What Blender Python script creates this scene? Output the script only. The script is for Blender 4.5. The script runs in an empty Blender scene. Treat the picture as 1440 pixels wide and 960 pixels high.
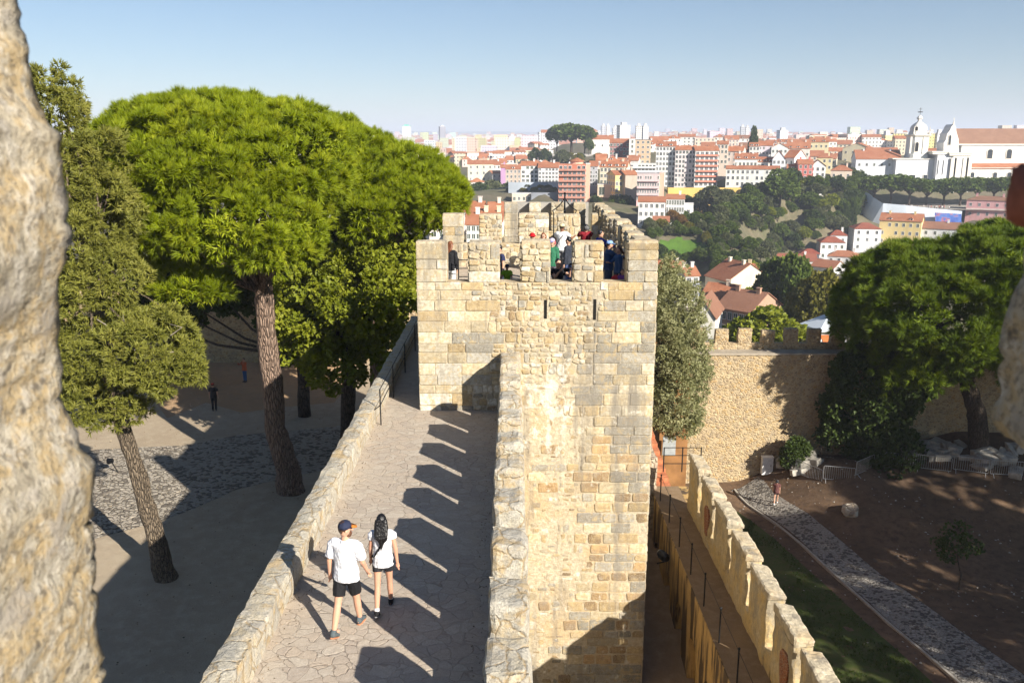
import bpy, bmesh, math, random
import numpy as np
from mathutils import Vector, Matrix, noise
R = math.radians
rnd = random.Random(7)
rng = np.random.default_rng(7)
sc = bpy.context.scene
col = sc.collection
# ------------------------------------------------------------------ camera model
CZ, FPX, PITCH = 7.35, 1200.0, 13.13
cp, sp = math.cos(R(PITCH)), math.sin(R(PITCH))
def P(px, py, Y):
    """the world point at forward distance Y that lies along the photo's pixel"""
    a = (px-720)/FPX; b = (480-py)/FPX
    dy = cp+b*sp; dz = -sp+b*cp
    return Vector((a*Y/dy, Y, CZ+dz*Y/dy))
def G(px, py, z):
    """the point of the level z seen at the pixel"""
    b = (480-py)/FPX
    dy = cp+b*sp; dz = -sp+b*cp
    return P(px, py, (z-CZ)*dy/dz)

# ------------------------------------------------------------------ objects
def tag(o, label=None, cat=None, group=None, kind=None):
    if label: o['label'] = label
    if cat: o['category'] = cat
    if group: o['group'] = group
    if kind: o['kind'] = kind
    return o
def empty(name, loc=(0,0,0), rz=0, label=None, cat=None, group=None):
    o = bpy.data.objects.new(name, None); col.objects.link(o)
    o.location = loc; o.rotation_euler = (0,0,rz); o.empty_display_size = .2
    return tag(o, label, cat, group)
def link(name, me, parent=None, loc=None, color=None):
    o = bpy.data.objects.new(name, me); col.objects.link(o)
    if parent: o.parent = parent
    if loc is not None: o.location = loc
    if color: o.color = (*color, 1)
    return o
class MB:
    def __init__(s): s.v=[]; s.f=[]; s.m=[]; s.c=[]; s.cur=(.5,.5,.5); s.mi=0; s.o=Vector((0,0,0))
    def vert(s, p): s.v.append(tuple(p)); s.c.append(s.cur); return len(s.v)-1
    def face(s, *i): s.f.append(tuple(i)); s.m.append(s.mi)
    def quad(s, a,b,c,d): s.face(s.vert(a),s.vert(b),s.vert(c),s.vert(d))
    def poly(s, pts): s.face(*[s.vert(p) for p in pts])
    def box(s, x0,x1,y0,y1,z0,z1):
        i=[s.vert((x,y,z)) for z in (z0,z1) for y in (y0,y1) for x in (x0,x1)]
        for q in ((0,2,3,1),(4,5,7,6),(0,1,5,4),(2,6,7,3),(0,4,6,2),(1,3,7,5)): s.face(*[i[k] for k in q])
    def prism(s, poly, z0, z1):
        n=len(poly); a=[s.vert((x,y,z0)) for x,y in poly]; b=[s.vert((x,y,z1)) for x,y in poly]
        s.face(*a[::-1]); s.face(*b)
        for k in range(n): s.face(a[k],a[(k+1)%n],b[(k+1)%n],b[k])
    def loft(s, rings, closed=True):
        idx=[[s.vert(p) for p in r] for r in rings]; n=len(idx[0])
        for a,b in zip(idx,idx[1:]):
            for k in range(n): s.face(a[k],a[(k+1)%n],b[(k+1)%n],b[k])
        if closed: s.face(*idx[0][::-1]); s.face(*idx[-1])
    def tube(s, pts, rad, seg=8, ry=None):
        pts=[Vector(p) for p in pts]; n=len(pts)
        if not hasattr(rad,'__len__'): rad=[rad]*n
        if ry is None: ry=rad
        t=(pts[-1]-pts[0]).normalized()
        up=Vector((0,1,0)) if abs(t.y)<.9 else Vector((0,0,1))
        rings=[]
        for i,p in enumerate(pts):
            t=(pts[min(i+1,n-1)]-pts[max(i-1,0)]).normalized()
            a=up.cross(t).normalized(); b=t.cross(a)
            rings.append([p+a*(rad[i]*math.cos(2*math.pi*k/seg))+b*(ry[i]*math.sin(2*math.pi*k/seg)) for k in range(seg)])
        s.loft(rings)
    def ball(s, c, r, seg=10, ring=7):
        c=Vector(c); r=r if hasattr(r,'__len__') else (r,r,r)
        rings=[]
        for j in range(1,ring):
            th=math.pi*j/ring
            rings.append([c+Vector((r[0]*math.sin(th)*math.cos(2*math.pi*k/seg), r[1]*math.sin(th)*math.sin(2*math.pi*k/seg), -r[2]*math.cos(th))) for k in range(seg)])
        s.loft(rings)
    def capsule(s, p, q, rp, rq, seg=10):
        p=Vector(p); q=Vector(q); t=(q-p).normalized()
        pts=[];rad=[]
        for k in range(4):
            a=math.pi/2*(k+.35)/4; pts.append(p-t*rp*math.cos(a)); rad.append(rp*math.sin(a))
        pts.append(p); rad.append(rp); pts.append(q); rad.append(rq)
        for k in range(3,-1,-1):
            a=math.pi/2*(k+.35)/4; pts.append(q+t*rq*math.cos(a)); rad.append(rq*math.sin(a))
        s.tube(pts,rad,seg)
    def mesh(s, name, mats, smooth=False, colors=False):
        me=bpy.data.meshes.new(name); me.from_pydata(s.v,[],s.f)
        for m in (mats if isinstance(mats,(list,tuple)) else [mats]): me.materials.append(m)
        if len(me.materials)>1: me.polygons.foreach_set('material_index', s.m)
        if smooth: me.polygons.foreach_set('use_smooth',[True]*len(s.f))
        if colors:
            a=me.color_attributes.new('col','FLOAT_COLOR','POINT')
            a.data.foreach_set('color', np.array([(*c,1) for c in s.c],dtype=np.float32).ravel())
        me.update(); return me
    def build(s, name, mats, parent=None, smooth=False, colors=False, loc=None, color=None):
        return link(name, s.mesh(name,mats,smooth,colors), parent, loc, color)
def copy_tree(o, parent=None):
    c=o.copy(); col.objects.link(c); c.parent=parent
    for ch in o.children: copy_tree(ch,c)
    return c

# ------------------------------------------------------------------ materials
class NT:
    def __init__(s, name):
        s.mat=bpy.data.materials.new(name); s.mat.use_nodes=True; s.t=s.mat.node_tree; s.t.nodes.clear()
        s.out=s.n('ShaderNodeOutputMaterial'); s.b=s.n('ShaderNodeBsdfPrincipled'); s.l(s.b.outputs[0], s.out.inputs[0])
        s.b.inputs['Roughness'].default_value=.9; s.b.inputs['Specular IOR Level'].default_value=.25
    def n(s, typ, ins=None, **pr):
        nd=s.t.nodes.new(typ)
        for k,v in pr.items(): setattr(nd,k,v)
        for k,v in (ins or {}).items(): s.set(nd.inputs[k],v)
        return nd
    def set(s, inp, v):
        if isinstance(v, bpy.types.NodeSocket): s.l(v,inp)
        elif isinstance(v, bpy.types.Node): s.l(v.outputs[0],inp)
        elif hasattr(v,'__len__') and inp.type=='RGBA': inp.default_value=(*v[:3],1)
        else: inp.default_value=v
    def l(s,a,b): s.t.links.new(a,b)
    def coord(s, scale=None, world=False):
        if world: o=s.n('ShaderNodeNewGeometry').outputs['Position']
        else: o=s.n('ShaderNodeTexCoord').outputs['Object']
        if scale is not None: o=s.n('ShaderNodeMapping',{'Vector':o,'Scale':scale}).outputs[0]
        return o
    def noise(s, vec, scale, detail=4, rough=.55): return s.n('ShaderNodeTexNoise',{'Vector':vec,'Scale':scale,'Detail':detail,'Roughness':rough}).outputs[0]
    def ramp(s, fac, stops, interp='LINEAR'):
        r=s.n('ShaderNodeValToRGB',{'Fac':fac}); cr=r.color_ramp; cr.interpolation=interp
        while len(cr.elements)<len(stops): cr.elements.new(.5)
        for e,(p,c) in zip(cr.elements,stops):
            e.position=p; e.color=(*c,1) if hasattr(c,'__len__') else (c,c,c,1)
        return r.outputs[0]
    def mix(s, fac, a, b, blend='MIX'):
        m=s.n('ShaderNodeMix',data_type='RGBA',blend_type=blend)
        s.set(m.inputs[0],fac); s.set(m.inputs[6],a); s.set(m.inputs[7],b); return m.outputs[2]
    def math(s, op, a, b=0.0):
        m=s.n('ShaderNodeMath',operation=op); s.set(m.inputs[0],a); s.set(m.inputs[1],b); return m.outputs[0]
    def bump(s, h, strength=.5, dist=.02, nrm=None):
        b=s.n('ShaderNodeBump',{'Height':h,'Strength':strength,'Distance':dist})
        if nrm is not None: s.set(b.inputs['Normal'],nrm)
        return b.outputs[0]
    def done(s, color=None, normal=None, rough=None):
        if color is not None: s.set(s.b.inputs['Base Color'],color)
        if normal is not None: s.set(s.b.inputs['Normal'],normal)
        if rough is not None: s.set(s.b.inputs['Roughness'],rough)
        return s.mat
def plain(name, c, rough=.6, metal=0, var=.15, scale=6):
    m=NT(name); v=m.noise(m.coord(),scale,3)
    cc=m.ramp(v,[(.3,tuple(x*(1-var) for x in c)),(.7,tuple(min(1,x*(1+var)) for x in c))])
    m.b.inputs['Metallic'].default_value=metal
    return m.done(cc,None,rough)

def drips(m,c):
    """dark water stains that run down the tower, and the pale lime wash left at its joint with the parapet"""
    st=m.noise(m.coord((1.9,1.9,.2),True),1.0,5,.65); s=m.n('ShaderNodeSeparateXYZ',{0:m.coord(world=True)})
    def bell(x,c0,w): return m.n('ShaderNodeMapRange',{0:m.math('ABSOLUTE',m.math('SUBTRACT',x,c0)),1:0.0,2:w,3:1.0,4:0.0},clamp=True).outputs[0]
    k=m.math('MULTIPLY',bell(s.outputs[0],2.0,.55),bell(s.outputs[2],-1.5,4.2))
    k2=m.math('MULTIPLY',bell(s.outputs[0],3.3,.8),bell(s.outputs[2],.3,1.9))
    t=m.math('ADD',st,m.math('MULTIPLY',m.math('ADD',k,k2),.2))
    c=m.mix(m.ramp(t,[(.53,0),(.68,.82)]),c,(.20,.18,.15))
    n=m.noise(m.coord(world=True),3.2,6,.7); k3=m.math('MULTIPLY',bell(s.outputs[0],1.1,1.0),bell(s.outputs[2],.2,2.0))
    return m.mix(m.ramp(m.math('ADD',n,m.math('MULTIPLY',k3,.22)),[(.60,0),(.70,.8)]),c,(.66,.62,.53))
def stone_mat(name):
    """single cut stones: the stone's own colour plus mottling, lichen and pits"""
    m=NT(name); w=m.coord(world=True)
    c=m.n('ShaderNodeVertexColor',layer_name='col').outputs[0]
    n1=m.noise(w,2.2,5,.6); n2=m.noise(w,11,5,.65); n3=m.noise(w,38,4,.7)
    c=m.mix(m.ramp(n2,[(.38,0),(.62,.85)]),c,m.mix(1.0,c,(.56,.52,.47),'MULTIPLY'))
    c=m.mix(m.ramp(n3,[(.5,0),(.7,.65)]),c,(.60,.54,.41))
    n4=m.noise(w,5.5,5,.7); c=m.mix(m.ramp(n4,[(.52,0),(.62,.6)]),c,(.52,.39,.2))
    c=m.mix(m.ramp(n1,[(.52,0),(.7,.55)]),c,(.30,.27,.225))
    c=drips(m,c)
    h=m.math('ADD',m.math('MULTIPLY',n2,.6),m.math('MULTIPLY',n3,.45))
    return m.done(c,m.bump(h,.8,.035),.92)
def mortar_mat(name, base=(.58,.50,.36), dark=(.31,.25,.17)):
    m=NT(name); w=m.coord(world=True)
    n1=m.noise(w,1.1,5,.6); n2=m.noise(w,9,5,.65); n3=m.noise(w,45,3,.7)
    c=m.mix(m.ramp(n2,[(.38,0),(.66,.8)]),base,dark)
    c=m.mix(m.ramp(n1,[(.5,0),(.64,.6)]),c,(.50,.36,.19))
    c=drips(m,c)
    h=m.math('ADD',n2,m.math('MULTIPLY',n3,.4))
    return m.done(c,m.bump(h,.9,.05),.95)
def rubble_mat(name, scale=3.0, cols=((.44,.34,.2),(.33,.27,.19),(.53,.45,.31),(.38,.33,.26),(.48,.33,.16)), mortar=(.50,.43,.31), squash=1.35, mw=.05, depth=.05, stain=.55):
    m=NT(name); w=m.coord(world=True)
    warp=m.n('ShaderNodeTexNoise',{'Vector':w,'Scale':2.5,'Detail':2}).outputs[1]
    v=m.n('ShaderNodeVectorMath',operation='MULTIPLY_ADD',ins={0:warp,1:(.28,.28,.28),2:w}).outputs[0]
    v=m.n('ShaderNodeMapping',{'Vector':v,'Scale':(1,1,squash)}).outputs[0]
    cell=m.n('ShaderNodeTexVoronoi',{'Vector':v,'Scale':scale,'Randomness':.9})
    edge=m.n('ShaderNodeTexVoronoi',{'Vector':v,'Scale':scale,'Randomness':.9},feature='DISTANCE_TO_EDGE').outputs[0]
    n=len(cols)
    rv=m.n('ShaderNodeSeparateColor',{0:cell.outputs['Color']}).outputs[0]
    c=m.ramp(rv,[(i/n,cols[i]) for i in range(n)],'CONSTANT')
    n1=m.noise(w,1.3,5,.6); n2=m.noise(w,12,5,.65); n3=m.noise(w,40,3,.7)
    c=m.mix(m.ramp(n2,[(.35,0),(.7,.6)]),c,m.mix(1.0,c,(.55,.52,.47),'MULTIPLY'))
    e=m.math('ADD',edge,m.math('MULTIPLY',m.math('SUBTRACT',n2,.5),.09))
    mm=m.ramp(e,[(mw*.5,1),(mw*1.6,0)])
    c=m.mix(mm,c,mortar)
    c=m.mix(m.ramp(n1,[(.5,0),(.7,stain)]),c,(.25,.22,.185))
    h=m.math('ADD',m.ramp(e,[(0,0),(mw*3,1)]),m.math('ADD',m.math('MULTIPLY',n2,.6),m.math('MULTIPLY',n3,.25)))
    return m.done(c,m.bump(h,.9,depth),.93)
def parapet_mat(name):
    """old weathered parapet tops: pale worn stone, grey lichen, ochre mortar in the seams"""
    m=NT(name); w=m.coord(world=True)
    warp=m.n('ShaderNodeTexNoise',{'Vector':w,'Scale':2.2,'Detail':4}).outputs[1]
    v=m.n('ShaderNodeVectorMath',operation='MULTIPLY_ADD',ins={0:warp,1:(.4,.4,.4),2:w}).outputs[0]
    A=dict(Vector=v,Scale=2.3,Randomness=1.0)
    cell=m.n('ShaderNodeTexVoronoi',A); edge=m.n('ShaderNodeTexVoronoi',A,feature='DISTANCE_TO_EDGE').outputs[0]
    rv=m.n('ShaderNodeSeparateColor',{0:cell.outputs['Color']}).outputs[0]
    n1=m.noise(w,2.4,6,.65); n2=m.noise(w,9,6,.7); n3=m.noise(w,32,5,.75); n4=m.noise(w,5,5,.6)
    c=m.ramp(rv,[(0,(.46,.42,.34)),(.4,(.54,.49,.38)),(.7,(.50,.41,.27)),(1,(.42,.385,.32))])
    c=m.mix(m.ramp(n4,[(.45,0),(.6,.8)]),c,(.40,.375,.325)); c=m.mix(m.ramp(n2,[(.5,0),(.62,.7)]),c,(.60,.56,.47))
    c=m.mix(m.ramp(n3,[(.5,0),(.62,.75)]),c,(.24,.215,.175)); c=m.mix(m.ramp(n1,[(.54,0),(.64,.7)]),c,(.50,.36,.18))
    e=m.math('ADD',edge,m.math('MULTIPLY',m.math('SUBTRACT',n2,.5),.16))
    c=m.mix(m.ramp(e,[(.0,.8),(.035,0)]),c,(.36,.26,.14))
    h=m.math('ADD',m.ramp(e,[(0,0),(.06,.5)]),m.math('ADD',n2,m.math('MULTIPLY',n3,.6)))
    return m.done(c,m.bump(h,.9,.035),.95)
def flag_mat(name):
    m=NT(name); w=m.coord(world=True)
    warp=m.n('ShaderNodeTexNoise',{'Vector':w,'Scale':1.7,'Detail':3}).outputs[1]
    v=m.n('ShaderNodeVectorMath',operation='MULTIPLY_ADD',ins={0:warp,1:(.45,.45,0),2:w}).outputs[0]
    v=m.n('ShaderNodeMapping',{'Vector':v,'Scale':(1,1.25,.001)}).outputs[0]
    A=dict(Vector=v,Scale=4.0,Randomness=1.0)
    cell=m.n('ShaderNodeTexVoronoi',A); edge=m.n('ShaderNodeTexVoronoi',A,feature='DISTANCE_TO_EDGE').outputs[0]
    rv=m.n('ShaderNodeSeparateColor',{0:cell.outputs['Color']}).outputs[0]
    c=m.ramp(rv,[(0,(.46,.39,.315)),(.3,(.52,.46,.38)),(.55,(.42,.36,.30)),(.8,(.49,.41,.325))],'LINEAR')
    n1=m.noise(w,.7,5,.6); n2=m.noise(w,9,5,.65); n3=m.noise(w,40,3,.7)
    c=m.mix(m.ramp(n2,[(.35,0),(.7,.5)]),c,(.33,.27,.21))
    n5=m.noise(w,4,4,.7); e=m.math('ADD',edge,m.math('ADD',m.math('MULTIPLY',m.math('SUBTRACT',n2,.5),.12),m.math('MULTIPLY',m.math('SUBTRACT',n5,.5),.10)))
    wear=m.ramp(n1,[(.38,.25),(.62,1)])
    c=m.mix(m.math('MULTIPLY',m.ramp(e,[(.0,.8),(.028,0)]),wear),c,(.20,.155,.115))
    c=m.mix(m.ramp(m.noise(w,.45,3),[(.5,0),(.7,.5)]),c,(.50,.43,.34))
    h=m.math('ADD',m.ramp(e,[(0,0),(.035,.5)]),m.math('ADD',m.math('MULTIPLY',n2,.6),m.math('ADD',m.math('MULTIPLY',n5,.5),m.math('MULTIPLY',n3,.3))))
    c=m.mix(m.ramp(n3,[(.5,0),(.65,.5)]),c,(.27,.22,.17))
    return m.done(c,m.bump(h,.8,.025),.85)
def ground_mat(name, a, b, c3, s=.5, pebb=.0):
    m=NT(name); w=m.coord(world=True)
    n1=m.noise(w,s*.35,5,.6); n2=m.noise(w,s*3,6,.65); n3=m.noise(w,s*40,4,.7)
    c=m.mix(m.ramp(n1,[(.35,0),(.65,1)]),a,b)
    c=m.mix(m.ramp(n2,[(.45,0),(.7,.8)]),c,c3)
    c=m.mix(m.ramp(n3,[(.35,.35),(.6,0)]),c,m.mix(1.0,c,(.45,.42,.4),'MULTIPLY'))
    h=m.math('ADD',n2,m.math('MULTIPLY',n3,.5))
    return m.done(c,m.bump(h,.7,.06),.95)
def cobble_mat(name, light=(.40,.365,.31), dark=(.09,.082,.072), bed=(.36,.30,.22), s=3.0, dens=.42):
    m=NT(name); w=m.coord(world=True)
    v=m.n('ShaderNodeMapping',{'Vector':w,'Scale':(1,1.3,.001),'Rotation':(0,0,.5)}).outputs[0]
    A=dict(Vector=v,Scale=s,Randomness=1.0)
    cell=m.n('ShaderNodeTexVoronoi',A); edge=m.n('ShaderNodeTexVoronoi',A,feature='DISTANCE_TO_EDGE').outputs[0]
    sp=m.n('ShaderNodeSeparateColor',{0:cell.outputs['Color']})
    n0=m.noise(w,.8,3); n2=m.noise(w,14,4,.6)
    pick=m.math('ADD',sp.outputs[0],m.math('MULTIPLY',m.math('SUBTRACT',n0,.5),.9))
    c=m.ramp(pick,[(0,dark),(dens-.02,dark),(dens,light),(1,tuple(x*.75 for x in light))],'CONSTANT')
    c=m.mix(m.ramp(n2,[(.4,0),(.7,.4)]),c,bed)
    c=m.mix(m.ramp(edge,[(.02,1),(.07,0)]),c,bed)
    return m.done(c,m.bump(m.math('ADD',m.ramp(edge,[(0,0),(.15,1)]),m.math('MULTIPLY',n2,.5)),1.0,.09),.9)
def leaf_mat(name, c1, c2, c3, trans=.3, rough=.55):
    m=NT(name)
    a=m.n('ShaderNodeAttribute',attribute_name='tint').outputs['Fac']
    c=m.ramp(a,[(0,c1),(.5,c2),(1,c3)])
    m.set(m.b.inputs['Base Color'],c); m.b.inputs['Roughness'].default_value=rough
    t=m.n('ShaderNodeBsdfTranslucent',{'Color':m.mix(1.0,c,(1.0,1.0,.55),'MULTIPLY')})
    mx=m.n('ShaderNodeMixShader',{0:trans,1:m.b.outputs[0],2:t.outputs[0]})
    m.l(mx.outputs[0],m.out.inputs[0]); return m.mat
def bark_mat(name, a, b, s=1.0):
    m=NT(name); w=m.coord((11*s,11*s,2.6*s),True)
    n=m.noise(w,1,6,.7); n2=m.noise(m.coord(world=True),.7,3)
    v=m.n('ShaderNodeTexVoronoi',{'Vector':w,'Scale':.9},feature='DISTANCE_TO_EDGE').outputs[0]
    c=m.mix(m.ramp(n,[(.35,0),(.65,1)]),a,b)
    c=m.mix(m.ramp(v,[(.0,.85),(.12,0)]),c,tuple(x*.3 for x in a))
    return m.done(c,m.bump(m.math('ADD',n,m.ramp(v,[(0,0),(.25,1)])),1.0,.12),.9)
def wall_paint(name):
    """rendered walls: the object's own colour, weather streaks"""
    m=NT(name); o=m.n('ShaderNodeObjectInfo').outputs['Color']; w=m.coord(world=True)
    n=m.noise(m.coord((.5,.5,.12),True),1,4,.6); n2=m.noise(w,.9,4,.6)
    c=m.mix(m.ramp(n,[(.5,0),(.75,.45)]),o,m.mix(1.0,o,(.62,.6,.57),'MULTIPLY'))
    c=m.mix(m.ramp(n2,[(.5,0),(.8,.25)]),c,(.45,.42,.38))
    return m.done(c,None,.85)
def facade_mat(name, vcol=False):
    """far-off houses: wall paint with rows of window openings at the size of real windows"""
    m=NT(name)
    o=m.n('ShaderNodeVertexColor',layer_name='col').outputs[0] if vcol else m.n('ShaderNodeObjectInfo').outputs['Color']
    s=m.n('ShaderNodeSeparateXYZ',{0:m.coord()})
    geo=m.n('ShaderNodeNewGeometry'); nz=m.n('ShaderNodeSeparateXYZ',{0:geo.outputs['Normal']}).outputs[2]
    h=m.math('ADD',s.outputs[0],s.outputs[1])
    fx=m.math('FRACT',m.math('MULTIPLY',h,1/2.9)); fz=m.math('FRACT',m.math('MULTIPLY',s.outputs[2],1/3.1))
    ok=m.math('MULTIPLY',m.math('COMPARE',fx,.5),1)
    def band(f,c,w):
        return m.math('LESS_THAN',m.math('ABSOLUTE',m.math('SUBTRACT',f,c)),w)
    k=m.math('MULTIPLY',band(fx,.5,.2),band(fz,.55,.25))
    k=m.math('MULTIPLY',k,m.math('LESS_THAN',m.math('ABSOLUTE',nz),.3))
    c=m.mix(m.math('MULTIPLY',k,.8),o,(.07,.075,.085))
    return m.done(c,None,.8)
def roof_mat(name, a=(.40,.145,.065), b=(.30,.115,.06), c3=(.47,.22,.12)):
    m=NT(name); w=m.coord(world=True); oi=m.n('ShaderNodeObjectInfo').outputs['Random']
    n=m.noise(w,1.5,5,.7); n2=m.noise(w,.25,3)
    c=m.mix(m.ramp(n,[(.35,0),(.65,1)]),a,b)
    c=m.mix(m.math('MULTIPLY',m.ramp(n2,[(.4,0),(.7,1)]),.6),c,c3)
    c=m.mix(m.math('MULTIPLY',oi,.45),c,(.27,.12,.075))
    wv=m.n('ShaderNodeTexWave',{'Vector':m.coord(),'Scale':2.2,'Distortion':.3}).outputs[1]
    return m.done(c,m.bump(wv,.5,.05),.85)

STONE=stone_mat('cut_stone'); MORTAR=mortar_mat('lime_mortar'); 
RUBBLE=rubble_mat('rubble_stone'); RUBBLE_FAR=rubble_mat('rubble_small',4.2,squash=1.5,mortar=(.50,.39,.235),cols=((.46,.34,.19),(.36,.27,.17),(.54,.43,.27),(.42,.33,.21),(.48,.33,.16)),mw=.09,stain=.4)
PARA=parapet_mat('parapet_stone')
FLAG=flag_mat('flagstones')
SAND=ground_mat('courtyard_earth',(.43,.35,.25),(.36,.285,.20),(.48,.40,.29),.6)
DIRT=ground_mat('red_earth',(.12,.08,.05),(.19,.12,.072),(.075,.05,.035),.8)
EARTH_DARK=ground_mat('corridor_earth',(.30,.22,.15),(.24,.175,.12),(.36,.28,.2),.9)
COBBLE=cobble_mat('cobbles',(.46,.41,.34),(.15,.13,.11),(.36,.30,.22),4.6,.32); COBBLE2=cobble_mat('path_cobbles',(.40,.37,.325),(.11,.10,.09),(.29,.26,.22),5.2,.27)
KERB=plain('kerb_stone',(.36,.33,.28),.9)
IRON=plain('dark_iron',(.03,.03,.032),.5,.6); STEEL=plain('galvanised_steel',(.45,.46,.47),.4,.7)
DARKV=plain('dark_void',(.012,.011,.01),.95)
WALL=wall_paint('rendered_wall'); FACADE=facade_mat('far_facade'); FACADE_V=facade_mat('far_facade_massed',True)
ROOF=roof_mat('clay_tiles'); ROOF_OLD=roof_mat('old_brown_tiles',(.25,.13,.08),(.19,.105,.07),(.30,.17,.11)); ROOF_DARK=roof_mat('dark_red_tiles',(.27,.065,.04),(.20,.055,.035),(.33,.1,.06))
GLASS=plain('window_glass',(.035,.042,.05),.15,0,.3,1.5); FRAME=plain('white_frame',(.72,.71,.68),.6)
TRIM=plain('pale_stone_trim',(.66,.62,.54),.8)
PAINT=None
def tint_mat(name, rough=.8):
    m=NT(name); o=m.n('ShaderNodeObjectInfo').outputs['Color']; n=m.noise(m.coord(),14,4,.6)
    c=m.mix(m.ramp(n,[(.4,0),(.75,.3)]),o,m.mix(1.0,o,(.6,.6,.62),'MULTIPLY'))
    f=m.noise(m.coord((16,16,4)),1,3,.5); return m.done(c,m.bump(m.math('ADD',f,m.math('MULTIPLY',n,.3)),.9,.03),rough)
CLOTH=tint_mat('cloth'); 
def skin_mat():
    m=NT('skin'); o=m.n('ShaderNodeObjectInfo').outputs['Color']
    m.b.inputs['Subsurface Weight'].default_value=.08; m.b.inputs['Subsurface Radius'].default_value=(.02,.008,.004)
    n=m.noise(m.coord(),9,3); c=m.mix(m.math('MULTIPLY',n,.25),o,(.42,.17,.10)); return m.done(c,None,.55)
SKIN=skin_mat()
def hair_mat():
    m=NT('hair'); o=m.n('ShaderNodeObjectInfo').outputs['Color']
    n=m.noise(m.coord((60,60,4)),1,3); c=m.mix(n,o,m.mix(1.0,o,(.35,.3,.3),'MULTIPLY'))
    m.b.inputs['Specular IOR Level'].default_value=.5
    return m.done(c,m.bump(n,.6,.01),.42)
HAIR=hair_mat()
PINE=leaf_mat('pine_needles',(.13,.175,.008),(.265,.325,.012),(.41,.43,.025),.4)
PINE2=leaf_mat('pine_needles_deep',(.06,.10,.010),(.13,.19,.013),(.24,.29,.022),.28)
CYP=leaf_mat('cypress_scales',(.12,.13,.022),(.20,.205,.035),(.28,.265,.055),.25)
BROAD=leaf_mat('broad_leaves',(.12,.15,.012),(.21,.24,.018),(.30,.31,.03),.32)
OLIVE=leaf_mat('olive_leaves',(.19,.20,.085),(.28,.285,.14),(.38,.37,.20),.28)
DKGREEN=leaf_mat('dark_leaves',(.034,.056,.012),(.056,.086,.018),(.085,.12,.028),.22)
MIDGREEN=leaf_mat('mid_leaves',(.05,.085,.014),(.095,.14,.02),(.15,.19,.03),.28)
YELGREEN=leaf_mat('yellowing_leaves',(.10,.105,.018),(.17,.16,.025),(.24,.2,.03),.3)
RUSTY=leaf_mat('rusty_leaves',(.14,.085,.025),(.22,.12,.03),(.26,.16,.045),.3)
GREYGREEN=leaf_mat('grey_leaves',(.07,.085,.035),(.115,.13,.055),(.17,.175,.08),.25)
BARK_P=bark_mat('pine_bark',(.25,.165,.12),(.40,.29,.22)); BARK_C=bark_mat('cypress_bark',(.19,.145,.10),(.30,.235,.165),1.4); BARK_D=bark_mat('dark_bark',(.08,.06,.045),(.13,.1,.075))
HAZE=.00019; EL=28; AZ=140; SUN=5.0; SKYS=.049; SKYD=.25; OZ=4.0; EXPO=1.05
# ================================================================== castle stonework
CREAM=(.56,.47,.31); OCHRE=(.46,.345,.185); GREY=(.35,.325,.27); WHITE=(.68,.64,.54); BROWN=(.30,.205,.11); ORNG=(.44,.29,.14); PALE=(.60,.53,.39)
PAL={'A':[CREAM]*4+[PALE]*4+[GREY]*3+[OCHRE]*2+[WHITE]*2, 'G':[GREY]*5+[(.30,.275,.23)]*3+[CREAM]*2+[PALE]*2,
     'R':[CREAM]*5+[OCHRE]*4+[PALE]*3+[WHITE]*2+[GREY]*2+[BROWN]*1, 'C':[OCHRE]*4+[BROWN]*3+[CREAM]*3+[GREY]*3+[ORNG]*2, 'P':[CREAM]*3+[OCHRE]*4+[BROWN]*2+[PALE]*3+[WHITE]*2+[GREY]*2}
def stone(mb,O,U,N,u0,u1,v0,v1,gap,d,jit,c,r):
    g=gap/2; u0+=g;u1-=g;v0+=g;v1-=g
    w=u1-u0;h=v1-v0
    if w<.04 or h<.04: return
    k=min(.24*min(w,h), .02+jit)*r.uniform(.6,1.3)
    pts=[(u0+k,v0),(u1-k,v0),(u1,v0+k),(u1,v1-k),(u1-k,v1),(u0+k,v1),(u0,v1-k),(u0,v0+k)]
    pts=[(a+r.uniform(-jit,jit),b+r.uniform(-jit,jit)) for a,b in pts]
    cx=(u0+u1)/2;cy=(v0+v1)/2; ins=.02
    V=Vector((0,0,1)); f=1+r.uniform(-.30,.18); mb.cur=tuple(x*f for x in c)
    tilt=[r.uniform(-.008,.008)*2 for _ in range(2)]
    def at(a,b,dd): return O+U*a+V*b+N*dd
    r0=[mb.vert(at(a,b,-.01)) for a,b in pts]
    r1=[mb.vert(at(a,b,d*.55)) for a,b in pts]
    r2=[mb.vert(at(a+(cx-a)*min(.5,ins/(w/2)),b+(cy-b)*min(.5,ins/(h/2)),d+(a-cx)*tilt[0]+(b-cy)*tilt[1])) for a,b in pts]
    for p,q in ((r0,r1),(r1,r2)):
        for i in range(8): mb.face(p[i],p[(i+1)%8],q[(i+1)%8],q[i])
    mb.face(*r2)
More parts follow.
